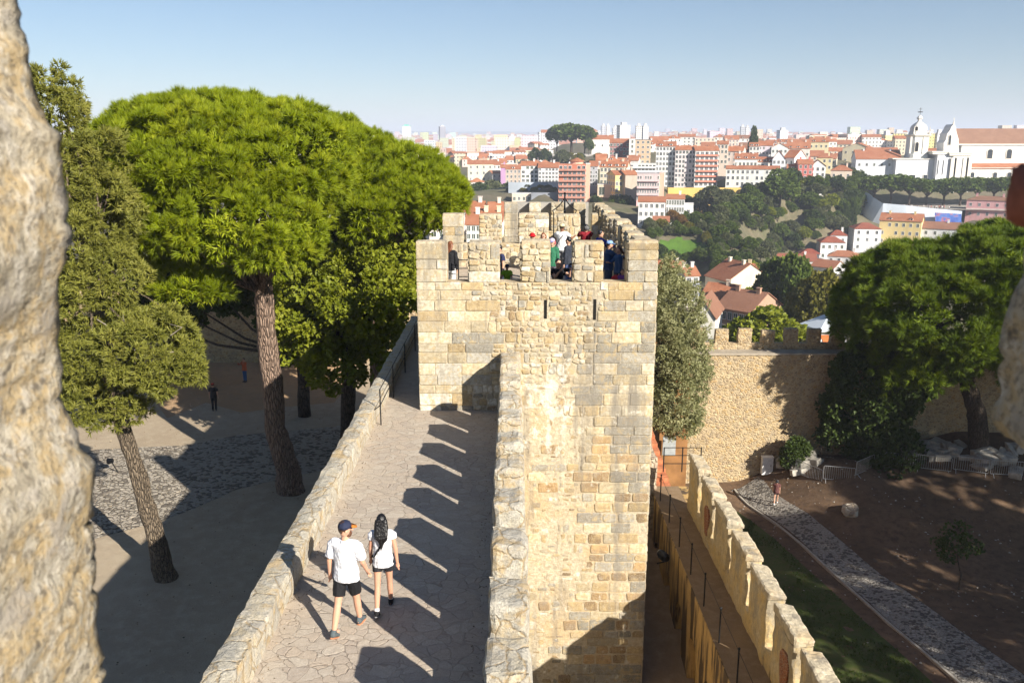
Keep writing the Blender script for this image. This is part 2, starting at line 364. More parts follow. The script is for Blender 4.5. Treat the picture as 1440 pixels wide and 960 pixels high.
def stones(mb,O,U,N,W,H,style,seed,ch=(.25,.36),hole=None):
    r=random.Random(seed); O=Vector(O);U=Vector(U);N=Vector(N); mb.mi=1; v=0
    def put(u0,u1,v0,v1,gap,d,j,c):
        if hole and hole(u0,u1,v0,v1): return
        stone(mb,O,U,N,u0,u1,v0,v1,gap,d,j,c,r)
    while v<H-.02:
        h=r.uniform(*ch)
        if H-v-h<.14: h=H-v
        u=0
        while u<W-.02:
            s=style(u+.25,v+h/2,r); p=PAL[s]
            w=r.uniform(.45,.95) if s in 'AG' else r.uniform(.36,.62)
            if W-u-w<.2: w=W-u
            if s in 'AG': put(u,u+w,v,v+h,.012,r.uniform(.012,.03),.006,r.choice(p))
            elif s=='C':
                if r.random()<.93: put(u,u+w,v,v+h,r.uniform(.035,.07),r.uniform(.01,.028),.016,r.choice(p))
            else:
                rows=2 if h>.22 and r.random()<.8 else 1
                cut=r.uniform(.4,.6)
                for q in range(rows):
                    a=v+(h*cut if q else 0); b=v+h if (q or rows==1) else v+h*cut
                    x=u
                    while x<u+w-.01:
                        ww=min(r.uniform(.14,.36),u+w-x)
                        if u+w-x-ww<.09: ww=u+w-x
                        if s=='R' or r.random()<.58:
                            j=r.uniform(0,.03); put(x,x+ww,a+r.uniform(-.02,.02),b+r.uniform(-.02,.02),r.uniform(.02,.045) if s=='R' else r.uniform(.05,.1),r.uniform(.008,.035) if s=='R' else r.uniform(.004,.015),.022,r.choice(p))
                        x+=ww
            u+=w
        v+=h
    mb.mi=0
def rough_box(mb,x0,x1,y0,y1,z0,z1,res=.12,amp=.03,freq=2.2,bottom=False,bev=.05,seed=0):
    """a box whose faces are gridded and pushed about by one noise field, edges worn round"""
    c=Vector(((x0+x1)/2,(y0+y1)/2,(z0+z1)/2)); hs=Vector(((x1-x0)/2,(y1-y0)/2,(z1-z0)/2))
    cache={}
    off=Vector((seed*7.3,seed*3.1,seed*1.7))
    def vtx(p):
        k=(round(p.x,4),round(p.y,4),round(p.z,4))
        if k in cache: return cache[k]
        q=p-c; n=0
        e=[hs[i]-abs(q[i]) for i in range(3)]
        near=sorted(e)
        pull=max(0,bev-near[1])/bev if bev>0 else 0
        d=Vector([ (1 if q[i]>0 else -1) if e[i]<bev else 0 for i in range(3)])
        p2=p-d*bev*.35*pull
        nz=noise.noise_vector((p+off)*freq)*amp+noise.noise_vector((p+off)*freq*3.1)*amp*.45
        cache[k]=mb.vert(p2+nz); return cache[k]
    def grid(a,b,fix,val,flip):
        na=max(1,round(2*hs[a]/res)); nb=max(1,round(2*hs[b]/res))
        def pt(i,j):
            p=Vector(c); p[a]=c[a]-hs[a]+2*hs[a]*i/na; p[b]=c[b]-hs[b]+2*hs[b]*j/nb; p[fix]=val; return vtx(p)
        for i in range(na):
            for j in range(nb):
                q=[pt(i,j),pt(i+1,j),pt(i+1,j+1),pt(i,j+1)]
                mb.face(*(q[::-1] if flip else q))
    grid(0,1,2,c.z+hs.z,False)
    if bottom: grid(0,1,2,c.z-hs.z,True)
    grid(0,2,1,c.y-hs.y,False); grid(0,2,1,c.y+hs.y,True)
    grid(1,2,0,c.x+hs.x,False); grid(1,2,0,c.x-hs.x,True)

# ---- the square tower at the end of the walk
TX0,TX1,TY0,TY1,TS,TT,DECK=-2.6,3.96,23.0,32.6,3.64,4.78,2.75
tower=empty('stone_tower',(0,TY0,-13),0,'square crenellated stone tower with tourists on its roof at the end of the wall walk','tower')
def world_child(o,root):
    o.parent=root; o.matrix_parent_inverse=Matrix.Translation(-root.location) if not root.rotation_euler.z else (Matrix.Translation(root.location)@Matrix.Rotation(root.rotation_euler.z,4,'Z')).inverted()
    return o
def nz(u,v): return noise.noise(Vector((u*.9,v*.9,3.3)))
def tower_style(u,v,r):
    z=v-13; n=nz(u,v)*1.1
    if z>3.0: return 'R' if 1.4+n<u<5.0+n else ('A' if r.random()<.7 else 'G')
    if u<1.55+n*.8: return 'A'
    if z>1.15+n*.4: return 'G' if u>5.0+n*.5 else 'R'
    if z>-1.2+n: 
        if u>5.0+n*.6: return 'G' if r.random()<.8 else 'A'
        if u>4.3+n*.5: return 'C' if r.random()<.5 else 'G'
        if u<3.0: return 'R'
        return 'P' if r.random()<.85 else 'R'
    if u>4.55+n*.9: return 'C' if r.random()<.85 else 'G'
    return 'P' if r.random()<.9 else 'C'
SL=[(.92,2.63,3.15),(2.27,2.60,3.17)]
def slit_hole(u0,u1,v0,v1):
    for x,z0,z1 in SL:
        a=x-TX0
        if u0<a+.045 and u1>a-.045 and v0-13<z1 and v1-13>z0: return True
    return False
mb=MB()
mb.box(TX0,TX1,TY0,TY1,-13,DECK)
mb.box(TX0,TX1,TY0,TY0+.5,DECK,TS); mb.box(TX0,TX0+.45,TY0+.5,TY1,DECK,TS)
mb.box(TX1-.5,TX1,TY0+.5,TY1,DECK,TS); mb.box(TX0+.45,TX1-.5,TY1-.5,TY1,DECK,TS)
mb.v=[(x,y,z) for x,y,z in mb.v]
stones(mb,(TX0,TY0,-13),(1,0,0),(0,-1,0),TX1-TX0,13+TS,tower_style,11,hole=slit_hole)
stones(mb,(TX0,TY1-.5,DECK),(1,0,0),(0,-1,0),TX1-TX0,TS-DECK,lambda u,v,r:'R',12)
stones(mb,(TX1,TY0,-13),(0,1,0),(1,0,0),TY1-TY0,13+TS,lambda u,v,r:'C' if nz(u,v)>0 else 'G',13)
world_child(mb.build('tower_wall',[MORTAR,STONE],colors=True),tower)
m=MB(); m.box(TX0+.45,TX1-.5,TY0+.5,TY1-.5,DECK-.05,DECK+.006); world_child(m.build('roof_deck',FLAG),tower)
for x,z0,z1 in SL:
    m=MB(); m.box(x-.04,x+.04,TY0-.012,TY0+.2,z0,z1); world_child(m.build('arrow_slit',DARKV),tower)
def merlon(x0,x1,y0,y1,z0,z1,style,seed,faces='F',root=None,name='merlon'):
    mb=MB(); rough_box(mb,x0,x1,y0,y1,z0,z1-.0,.16,.012,2.5,bev=.05,seed=seed)
    if 'F' in faces: stones(mb,(x0,y0-.006,z0),(1,0,0),(0,-1,0),x1-x0,z1-z0-.06,lambda u,v,r:style if r.random()<.85 else 'A',seed)
    if 'R' in faces: stones(mb,(x1+.006,y0,z0),(0,1,0),(1,0,0),y1-y0,z1-z0-.06,lambda u,v,r:style,seed+1)
    if 'L' in faces: stones(mb,(x0-.006,y1,z0),(0,-1,0),(-1,0,0),y1-y0,z1-z0-.06,lambda u,v,r:style,seed+2)
    return world_child(mb.build(name,[MORTAR,STONE],colors=True),root)
for i,(a,b,s) in enumerate(((-2.6,-1.75,'A'),(-1.17,-.33,'R'),(.25,1.05,'R'),(1.67,2.49,'R'),(3.14,3.96,'A'))):
    merlon(a,b,TY0,TY0+.5,TS,TT+rnd.uniform(-.04,.03),s,20+i*5,'FL' if i else 'F',tower)
for i,(a,b,s) in enumerate(((-2.6,-1.82,'A'),(-1.23,-.37,'R'),(.24,1.38,'R'),(1.7,2.57,'R'),(2.98,3.22,'A'))):
    merlon(a,b,TY1-.5,TY1,TS,TT+rnd.uniform(-.04,.03),s,50+i*5,'F',tower)
for i,y in enumerate((24.1,25.55,27.0,28.45,29.9,31.35)):
    merlon(TX1-.5,TX1,y,y+.9,TS,TT+.08*rnd.uniform(-1,1),'R',80+i*5,'FLR',tower)
# ---- the annex tower behind it
annex=empty('tower_annex',(1.8,35,-13),0,'second crenellated stone terrace directly behind the square tower','tower')
m=MB(); m.box(-.36,3.96,TY1+.006,38.2,-13,DECK+.2); m.box(-.36,3.96,37.7,38.2,DECK+.2,3.55); m.box(3.5,3.96,TY1+.006,37.7,DECK+.2,3.55)
stones(m,(-.36,37.7,DECK+.2),(1,0,0),(0,-1,0),4.3,3.55-DECK-.2,lambda u,v,r:'R',141)
world_child(m.build('terrace_wall',[MORTAR,STONE],colors=True),annex)
for i,(a,b) in enumerate(((-.34,.25),(.75,1.27),(1.71,2.27),(2.70,3.23))): merlon(a,b,37.7,38.2,3.55 if i else 2.95,TT+.02,'A' if i in(0,1) else 'R',150+i*5,'F',annex)
m=MB(); m.box(-.2,3.4,38.26,38.7,0,TT-.03); world_child(m.build('rear_wall',plain('grey_render',(.30,.285,.26),.9)),annex)  # even grey slab closing the gaps behind the rear merlons
for i,y in enumerate((32.9,34.1,35.3,36.5)): merlon(3.5,3.96,y,y+.75,3.55,TT+.05,'R',180+i*5,'FL',annex)
# pointed iron frame standing on the annex
fr=empty('iron_well_frame',(2.2,36.0,2.95),0,'black wrought iron frame with pointed arch behind the tower battlements','iron frame')
for (ax,ay) in ((-.45,0),(.45,0),(0,-.35),(0,.35)):
    m=MB(); m.tube([(ax,ay,0),(ax,ay,1.5),(ax*1.1,ay*1.1,1.62),(ax*.75,ay*.75,1.72),(ax*.35,ay*.35,1.9),(0,0,2.15)],.025,6); m.build('arched_leg',IRON,fr)
m=MB(); m.tube([(0,0,2.12),(0,0,2.3)],.03,6); m.ball((0,0,2.33),.05); m.build('finial',IRON,fr)
# ---- curtain wall carrying the walk
cw=empty('curtain_wall',(-2,15,-9.5),0,'thick stone curtain wall carrying the paved walk toward the tower','castle wall')
PX0,PX1,RX0,RX1=-4.1,-3.66,-.31,.19
m=MB(); m.box(PX0+.02,RX1-.01,1.2,TY0-.01,-10,-.006); m.box(PX0+.02,TX0-.01,TY0-.009,34,-10,-.006); world_child(m.build('wall_core',RUBBLE),cw)
m=MB(); rough_box(m,PX0,PX1,5,34,-.8,.5,.14,.045,1.9,bev=.07,seed=3); world_child(m.build('low_parapet',PARA,smooth=False),cw)
for i in range(3): pass
YS=[21.3-1.48*k for k in range(12)]
m=MB(); rough_box(m,RX0,RX1+.03,4,TY0-.02,-.4,.72,.14,.02,2.1,bev=.05,seed=4); world_child(m.build('high_parapet',PARA),cw)
edges=[TY0-.02]+YS
for i,y in enumerate(YS):
    hg=.345+rnd.uniform(-.015,.02); y1=edges[i]-(.345 if i else 0); y0=y+hg
    m=MB(); rough_box(m,RX0,RX1+.03,y0,y1,.66,1.67+rnd.uniform(-.05,.05),.09,.035,2.6,bev=.07,seed=10+i); world_child(m.build('merlon',PARA),cw)
m=MB(); m.quad((PX1-.1,1.2,0),(RX0+.1,1.2,0),(RX0+.1,TY0,0),(PX1-.1,TY0,0)); m.quad((PX1-.1,TY0,0),(TX0+.02,TY0,0),(TX0+.02,34,0),(PX1-.1,34,0))
tag(m.build('walkway',FLAG),kind='structure')
# iron railing beside the tower
ra=empty('iron_railing',(-3.5,22,0),0,'thin black iron railing along the low parapet beside the tower','railing')
m=MB(); m.tube([(-.0,-.3,0),(0,-.3,1.0)],.018,6); m.build('post',IRON,ra)
for y in (2.2,5,8,11): 
    m=MB(); m.tube([(0,y,0),(0,y,1.0)],.018,6); m.build('post',IRON,ra)
for z in (.55,.98):
    m=MB(); m.tube([(-.45,-.33,z-.35),(0,-.3,z),(0,11,z)] if z<.9 else [(0,-.3,z),(0,11,z)],.014,6); m.build('rail',IRON,ra)
# tower-top railing by the woman in white trousers
tr=empty('stair_railing',P(645,396,25.2),0,'small iron stair railing inside the first tower embrasure','railing')
tr.location.z=DECK
for x in (0,.35):
    m=MB(); m.tube([(x,0,0),(x,0,1.25)],.018,6); m.build('post',IRON,tr)
for z in (.7,.95,1.2):
    m=MB(); m.tube([(0,0,z),(.35,0,z)],.014,6); m.build('rail',IRON,tr)
# ---- the tower the photo is taken from: rough merlons either side of the opening
def near_mat():
    m=NT('near_rough_stone'); w=m.coord(world=True)
    n1=m.noise(w,7,6,.65); n2=m.noise(w,22,6,.7); n3=m.noise(w,70,4,.7); n4=m.noise(w,11,5,.6)
    c=m.ramp(n1,[(.3,(.20,.175,.135)),(.44,(.36,.315,.235)),(.52,(.36,.27,.145)),(.58,(.33,.295,.23)),(.7,(.44,.40,.33))])
    c=m.mix(m.ramp(n2,[(.5,0),(.62,.75)]),c,(.50,.46,.39)); c=m.mix(m.ramp(n3,[(.5,0),(.62,.75)]),c,(.15,.125,.09)); c=m.mix(m.ramp(n4,[(.56,0),(.64,.8)]),c,(.27,.24,.20))
    v=m.n('ShaderNodeTexVoronoi',{'Vector':w,'Scale':26}).outputs[0]
    c=m.mix(m.ramp(v,[(.10,.8),(.2,0)]),c,(.10,.085,.07))
    return m.done(c,m.bump(m.math('ADD',n2,m.math('MULTIPLY',n3,.5)),1.0,.012),.95)
NEAR=near_mat()
nt=empty('viewing_tower',(0,0,-9),0,'rough pale stone parapet of the viewing tower with lichen, very close and out of focus','tower')
m=MB(); m.box(4.6,5.9,-4,-3,-16,12); world_child(m.build('corner_pier',RUBBLE),nt)  # unseen block behind the camera, added to shade the right-hand merlon
m=MB(); m.box(-4.2,3.6,-8,.55,-16,6.35); world_child(m.build('tower_wall',RUBBLE),nt)
def near_merlon(profile,sgn,y0,y1,xout,seed):
    zs=[p[0] for p in profile]; z0,z1=zs[0],zs[-1]; n=150; rings=[]; mb=MB()
    for k in range(n+1):
        z=z0+(z1-z0)*k/n
        for (a,xa),(b,xb) in zip(profile,profile[1:]):
            if a<=z<=b+1e-9: x=xa+(xb-xa)*(z-a)/(b-a); break
        prof=[(xout,y0)]; st=30
        r=[]
        for i in range(st+1): r.append((x+(xout-x)*(1-i/st),y0))
        for i in range(1,22): r.append((x,y0+(y1-y0)*i/22))
        for i in range(st+1): r.append((x+(xout-x)*(i/st),y1))
        ring=[]
        for i,(px,py) in enumerate(r):
            p=Vector((px,py,z)); w=noise.noise_vector(p*6+Vector((seed,0,0)))*.014+noise.noise_vector(p*19)*.006+noise.noise_vector(p*50)*.004
            vd=noise.voronoi(p*Vector((6,6,6.5))+noise.noise_vector(p*9)*.5)[0]; w=w+Vector((xout-x,0,0)).normalized()*max(0,.12-(vd[1]-vd[0]))*.07
            ring.append(p+w)
        rings.append(ring)
    mb.loft(rings); return mb
def xz(px,py,Y): q=P(px,py,Y); return (q.z,q.x)
left=[(25,-40),(27,0),(40,70),(46,125),(60,160),(80,178),(80,212),(98,290),(102,345),(88,420),(84,470),(96,560),(126,650),(133,790),(142,880),(150,960),(160,1060)]
m=near_merlon(sorted(xz(a,b,1.25) for a,b in left),-1,.72,1.25,-1.6,0); world_child(m.build('merlon',NEAR,smooth=True),nt)
right=[(1470,-60),(1460,220),(1445,330),(1440,385),(1415,440),(1395,560),(1388,592),(1405,615),(1445,628),(1455,700),(1452,900),(1436,935),(1428,970),(1420,1060)]
m=near_merlon(sorted(xz(a,b,1.25) for a,b in right),1,.8,1.25,1.5,5); world_child(m.build('merlon',NEAR,smooth=True),nt)
m=MB(); q=P(1407,272,1.0); rough_box(m,q.x,q.x+.2,.86,1.0,q.z-.036,q.z+.036,.012,.006,25,True,.02,2); world_child(m.build('brick',plain('red_brick',(.17,.06,.04),.9,0,.35,30),smooth=True),nt)
m=MB(); rough_box(m,-1.5,1.5,.56,1.25,5.5,6.42,.1,.02,3,seed=9); world_child(m.build('sill',NEAR),nt)

def ochre_mat():
    m=NT('ochre_plaster'); w=m.coord(world=True)
    n1=m.noise(w,1.6,6,.65); n2=m.noise(w,7,6,.7); n3=m.noise(w,40,4,.7); s=m.noise(m.coord((2.0,2.0,.8),True),1,5,.7)
    c=m.mix(m.ramp(n1,[(.42,0),(.6,.85)]),(.60,.44,.20),(.56,.47,.31))
    c=m.mix(m.ramp(n2,[(.48,0),(.66,.7)]),c,(.36,.27,.16)); c=m.mix(m.ramp(n3,[(.52,0),(.68,.5)]),c,(.28,.22,.14))
    z=m.n('ShaderNodeSeparateXYZ',{0:w}).outputs[2]; top=m.n('ShaderNodeMapRange',{0:z,1:-5.2,2:-3.8,3:0.0,4:.16},clamp=True).outputs[0]
    c=m.mix(m.ramp(m.math('ADD',s,top),[(.55,0),(.70,.8)]),c,(.30,.27,.215))
    return m.done(c,m.bump(m.math('ADD',n2,m.math('MULTIPLY',n3,.4)),1.0,.05),.93)
# ---- low barbican wall on the right, with its own walk
YEL=ochre_mat(); YELTOP=mortar_mat('worn_coping',(.56,.48,.34),(.34,.29,.21))
def stain_mat():
    m=NT('stained_plaster'); w=m.coord(world=True)
    s=m.noise(m.coord((2.2,2.2,.3),True),1,5,.65); n=m.noise(w,5,5,.65)
    c=m.mix(m.ramp(n,[(.4,0),(.65,.6)]),(.52,.34,.13),(.38,.25,.11)); c=m.mix(m.ramp(s,[(.46,0),(.56,1)]),c,(.10,.07,.045))
    return m.done(c,m.bump(n,.6,.04),.9)
STAIN=stain_mat(); BRICK=rubble_mat('bare_brick',9,((.34,.11,.05),(.42,.16,.07),(.28,.09,.05)),(.4,.27,.17),2.5,.06,.02,.2)
bw=empty('barbican_wall',(6.2,20,-16.3),0,'low ochre plastered outer wall with slab shaped merlons and a narrow walk','castle wall')
BX0,BX1,BZ,BT=5.6,6.86,-5.65,-3.65
m=MB(); m.box(BX0,BX1,8,31,-17,BZ); world_child(m.build('wall_core',STAIN),bw)
# arcaded inner face
m=MB(); bay=2.1; y=9.0
while y+bay<31:
    x0,x1=BX0-.22,BX0-.003; yc=y+bay/2; hw=.55; zs=-7.6
    m.box(x0,x1,y,yc-hw,-11,BZ-.004); m.box(x0,x1,yc+hw,y+bay,-11,BZ-.004)
    arc=[(yc+hw*math.cos(a),zs+hw*.9*math.sin(a)) for a in [math.pi*k/8 for k in range(9)]]
    for xx,flip in ((x0,0),(x1,1)):
        for k in range(8):
            (a,b),(c,d)=arc[k],arc[k+1]
            m.quad((xx,a,b),(xx,c,d),(xx,c,BZ-.004),(xx,a,BZ-.004))
    for k in range(8):
        (a,b),(c,d)=arc[k],arc[k+1]; m.quad((x0,a,b),(x1,a,b),(x1,c,d),(x0,c,d))
    m.quad((x0,yc-hw,BZ-.004),(x0,yc+hw,BZ-.004),(x1,yc+hw,BZ-.004),(x1,yc-hw,BZ-.004))
    y+=bay+.012
world_child(m.build('arcade',STAIN),bw)
m=MB(); m.quad((BX0-.2,8,BZ+.006),(BX1-.4,8,BZ+.006),(BX1-.4,31,BZ+.006),(BX0-.2,31,BZ+.006)); world_child(m.build('wall_walk',ground_mat('worn_walk',(.30,.21,.12),(.24,.165,.10),(.34,.25,.16),1.2)),bw)
for k in range(9):
    yn=27.45-2.03*k; x0,x1=BX1-.47,BX1; y0,y1=yn+rnd.uniform(-.05,.05),yn+1.56+rnd.uniform(-.06,.06)
    m=MB(); rough_box(m,x0,x1,y0,y1,BZ,BT-.16,.10,.045,1.9,bev=.06,seed=60+k)
    mer=world_child(m.build('merlon',YEL),bw)
    m=MB(); z0=BT-.165
    mm=MB(); rough_box(mm,x0-.03,x1+.03,y0-.03,y1+.03,z0,BT+rnd.uniform(-.05,.05),.08,.036,3,bev=.07,seed=70+k)
    mm.v=[(x,yy,z+ (0 if z<BT-.1 else (.10*(x1-x)/(x1-x0)))) for x,yy,z in mm.v]
    o=mm.build('coping',YELTOP); o.parent=mer
    m=MB(); m.box(x0+.02,x1-.02,y0-.5,y0+.03,BZ,BZ+.55); o=m.build('crenel_sill',YEL); o.parent=mer
    if k in (1,5):
        m=MB(); pts=[( .28*math.cos(t)*(1+.25*math.sin(3*t)), .62*math.sin(t)*(1+.2*math.cos(2*t))) for t in [2*math.pi*i/14 for i in range(14)]]
        ring=[(x0-.045,y0+.42+a,BZ+.95+b) for a,b in pts]; ring2=[(x0+.1,)+r[1:] for r in ring]; m.loft([ring,ring2]); o=m.build('brick_patch',BRICK); o.parent=mer
rp=empty('rope_railing',(BX0-.08,20,BZ),0,'row of thin iron posts with cable along the barbican walk edge','railing')
ys=[29.6-1.85*k for k in range(9)]
for yv in ys:
    m=MB(); m.tube([(0,yv-20,0),(0,yv-20,1.02)],.022,6); m.ball((0,yv-20,1.03),.035,6,5); m.build('post',IRON,rp)
m=MB(); m.tube([(0,ys[-1]-20,.95),(0,ys[0]-20,.95)],.008,5); m.build('cable',IRON,rp)
def spot(p,rz,label):
    t=empty('floodlight',p,rz,label,'floodlight','floodlights on the barbican wall')
    m=MB(); m.tube([(-.25,0,0),(0,0,0),(0,0,.12)],.03,6); m.build('bracket',IRON,t)
    m=MB(); m.tube([(0,-.2,.2),(0,-.12,.2),(0,.12,.22),(0,.22,.24)],[.1,.16,.16,.13],12); m.build('lamp_housing',IRON,t)
    m=MB(); m.tube([(0,.22,.24),(0,.245,.245)],.12,12); m.build('lens',STEEL,t)
spot((BX0-.5,26.3,-6.4),.4,'black floodlight bracketed on the wall side near the far iron posts')
spot((BX0-.5,18.35,-6.4),.4,'black floodlight bracketed on the wall side in the bottom corner')
# ---- rubble buttress, brick steps, gate building
bt=MB(); rough_box(bt,3.98,5.55,30.6,35,-10,-4.3,.25,.06,1.2,seed=31)
tag(bt.build('rubble_buttress',rubble_mat('pink_rubble',5,((.50,.40,.30),(.42,.33,.25),(.55,.47,.36)),(.47,.38,.28),1.1,.08,.05,.3)),'lit rubble stub of wall between the tower corner and the brick steps','wall')
stp=empty('brick_stairs',(6.2,36,-7.2),0,'flight of orange brick steps rising behind the tower corner','stairs')
for k in range(13):
    m=MB(); y=31.6+.62*k; m.box(5.58,6.75-.02*k,y,y+.64,-10,-7.2+.16*k); world_child(m.build('step',plain('brick_step',(.46,.17,.08),.9,0,.3,5) if k==0 else bpy.data.materials['brick_step']),stp)
gb=empty('gate_building',(8.2,43,-10),0,'small brown plastered gate building with dark doorway at the top of the brick steps','building')
q0=P(928,600,43); q1=P(968,600,43)
m=MB(); m.box(q0.x,q1.x,43,52,-14,-3.6); world_child(m.build('wall',plain('brown_plaster',(.26,.13,.05),.9,0,.3,1.2)),gb)
m=MB(); m.box(q0.x+.12,q0.x+.68,42.97,43.1,-7.4,-5.0); world_child(m.build('doorway',DARKV),gb)
m=MB(); m.box(q0.x+.05,q0.x+.72,42.2,42.3,-8.6,-7.6); world_child(m.build('white_panel',plain('grey_panel',(.32,.34,.34),.7)),gb)
g2=empty('gate_railing',P(957,698,32.5),0,'black iron railing closing the walk at the foot of the brick steps','railing'); g2.location.z=BZ
for x in (-.75,0,.75):
    m=MB(); m.tube([(x,0,0),(x,0,1.05)],.025,6); m.build('post',IRON,g2)
for z in (.35,.7,1.03):
    m=MB(); m.tube([(-.75,0,z),(.75,0,z)],.018,6); m.build('rail',IRON,g2)
# ---- far outer wall
fw=empty('outer_wall',(25,57,-17),0,'long honey coloured rubble wall with small battlements across the outer yard','castle wall')
FX0=P(966,560,57).x; FT=-6.9
m=MB(); m.box(FX0,62,57,58.6,-19,FT); m.box(FX0,62,58.2,58.6,FT,FT+.55); world_child(m.build('wall_core',RUBBLE_FAR),fw)
m=MB(); m.box(FX0-.0,62,56.9,58.15,FT+.004,FT+.12); world_child(m.build('ledge',plain('pale_ledge',(.36,.31,.24),.9,0,.2,2)),fw)
for k in range(22):
    x=FX0+.4+1.62*k
    m=MB(); rough_box(m,x,x+.95,58.15,58.65,FT+.5,FT+1.55+rnd.uniform(-.1,.1),.2,.05,1.5,seed=200+k); world_child(m.build('merlon',RUBBLE_FAR),fw)
lw=MB(); lw.box(-62,-4.3,63,64.6,-11,-2.6)
tag(lw.build('courtyard_wall',RUBBLE_FAR),'shaded rubble wall closing the tree filled courtyard behind the two strolling visitors','castle wall')
# ================================================================== ground
CY=-9.0
def sheet(name,pts,z,mat): 
    m=MB(); m.poly([(p[0],p[1],z) for p in pts]); return tag(m.build(name,mat),kind='structure')
sheet('courtyard',[(-75,-10),(PX0+.03,-10),(PX0+.03,63),(-75,63)],CY,SAND)
cob=[(90,700),(110,640),(134,632),(190,629),(260,626),(333,612),(400,606),(470,600),(510,590),(548,575),(520,640),(480,655),(450,662),(400,672),(333,688),(280,712),(233,730),(180,745),(138,756),(90,775)]
sheet('cobbled_strip',[G(x,y,CY) for x,y in cob],CY+.006,COBBLE)
sheet('red_courtyard_earth',[G(x,y,CY) for x,y in [(235,588),(290,566),(340,580),(400,572),(470,566),(500,530),(500,505),(230,505),(215,560)]],CY+.004,ground_mat('ochre_earth',(.40,.255,.14),(.46,.31,.18),(.34,.24,.15),.6))
def corr():
    m=MB(); rows=[]
    for k in range(25):
        y=13+k*.82; z=-9.7+max(0,(y-18)/14*2.6)
        rows.append([m.vert((3.5+j*.22+noise.noise((j,k*.4,0))*.02,y,z+.05*noise.noise((j*.9,y*.6,2)))) for j in range(11)])
    for a,b in zip(rows,rows[1:]):
        for j in range(10): m.face(a[j],a[j+1],b[j+1],b[j])
    tag(m.build('corridor_ground',EARTH_DARK,smooth=True),kind='structure')
corr()
YZ=-16.3
mound=[(G(1170,705,YZ),2.4,.9),(G(1112,680,YZ),2.4,.9),(G(1220,730,YZ),4,.5)]
def yard(x,y):
    z=YZ+.10*noise.noise((x*.3,y*.3,0))+.04*noise.noise((x*1.1,y*1.1,5))
    for c,r,h in mound: z+=h*math.exp(-((x-c.x)**2+(y-c.y)**2)/(r*r))
    s=min(1,max(0,(y-43)/12)); s=s*s*(3-2*s); return z+s*3.8*min(1,max(0,(x-16)/15))
def GY(px,py):
    y=24.
    while y<56.6:
        p=P(px,py,y)
        if p.z<yard(p.x,p.y): return Vector((p.x,p.y,yard(p.x,p.y)))
        y+=.08
    p=P(px,py,56.6); return Vector((p.x,56.6,yard(p.x,56.6)))
PL=[(1036,690),(1044,700),(1056,711),(1075,724),(1095,740),(1135,772),(1195,824),(1255,877),(1310,922),(1350,957),(1392,995)]
PR=[(1064,682),(1076,692),(1088,706),(1110,721),(1138,738),(1182,768),(1240,810),(1310,858),(1365,896),(1402,922),(1462,965)]
PLw=[G(x,y,YZ) for x,y in PL]; PRw=[G(x,y,YZ) for x,y in PR]
def strip(A,B,n,dz,name,mat,kind='structure'):
    m=MB(); rows=[]
    for i in range(len(A)-1):
        for s in range(4):
            t=s/4; a=A[i].lerp(A[i+1],t); b=B[i].lerp(B[i+1],t)
            row=[]
            for j in range(n+1):
                p=a.lerp(b,j/n); row.append(m.vert((p.x,p.y,yard(p.x,p.y)+dz)))
            rows.append(row)
    for a,b in zip(rows,rows[1:]):
        for j in range(n): m.face(a[j],a[j+1],b[j+1],b[j])
    return tag(m.build(name,mat),kind=kind)
def yardsheet():
    m=MB(); xs=[6.9+.55*i for i in range(130)]; ys=[4+.55*j for j in range(98)]
    I=[[m.vert((x,y,yard(x,y))) for x in xs] for y in ys]
    for j in range(len(ys)-1):
        for i in range(len(xs)-1): m.face(I[j][i],I[j][i+1],I[j+1][i+1],I[j+1][i])
    tag(m.build('outer_yard',DIRT,smooth=True),kind='structure')
yardsheet()
strip(PLw,PRw,8,.035,'cobbled_path',COBBLE2)
kA=[p+Vector((-.18,-.12,0)) for p in PLw]
mk=MB()
for a,b in zip(kA,kA[1:]):
    d=(b-a).normalized(); nn=Vector((-d.y,d.x,0))*.07; z0=yard(a.x,a.y);z1=yard(b.x,b.y)
    mk.loft([[a+nn+Vector((0,0,z0-a.z-.1)),a-nn+Vector((0,0,z0-a.z-.1)),a-nn+Vector((0,0,z0-a.z+.12)),a+nn+Vector((0,0,z0-a.z+.12))],
             [b+nn+Vector((0,0,z1-b.z-.1)),b-nn+Vector((0,0,z1-b.z-.1)),b-nn+Vector((0,0,z1-b.z+.12)),b+nn+Vector((0,0,z1-b.z+.12))]])
tag(mk.build('path_kerb',KERB),kind='structure')
lawnL=[Vector((6.95,p.y+.5,YZ)) for p in PLw]; lawnR=[p+Vector((-1.1,-.9,0)) for p in PLw]
lawnL=[Vector((7.0,r.y-.5,YZ)) for r in lawnR]
strip(lawnL[2:],lawnR[2:],14,.02,'lawn',ground_mat('lawn_soil',(.05,.075,.015),(.07,.095,.02),(.10,.085,.035),1.2))
def blades(name,pos,nrm,k,length,width,spread,mat,tint=None,parent=None,bend=0,leaf=False,root=None):
    """many small blades or leaves round each of the given points, one mesh"""
    n=len(pos); p=np.repeat(pos,k,0); d=np.repeat(nrm,k,0)+rng.normal(0,spread,(n*k,3)); d/=np.linalg.norm(d,axis=1)[:,None]+1e-9
    L=length*rng.uniform(.6,1.15,(n*k,1)); W=width*rng.uniform(.7,1.2,(n*k,1))
    s=np.cross(d,rng.normal(0,1,(n*k,3))); s/=np.linalg.norm(s,axis=1)[:,None]+1e-9
    t=np.repeat(rng.uniform(0,1,n) if tint is None else tint,k)*.7+rng.uniform(0,.3,n*k)
    if leaf:
        m_=p+d*L*.5
        V=np.stack([p,m_+s*W/2,p+d*L,m_-s*W/2],1); q=4
    else:
        V=np.stack([p-s*W/2,p+s*W/2,p+d*L],1); q=3
    return raw(name,V.reshape(-1,3),q,mat,np.repeat(t,q),parent)
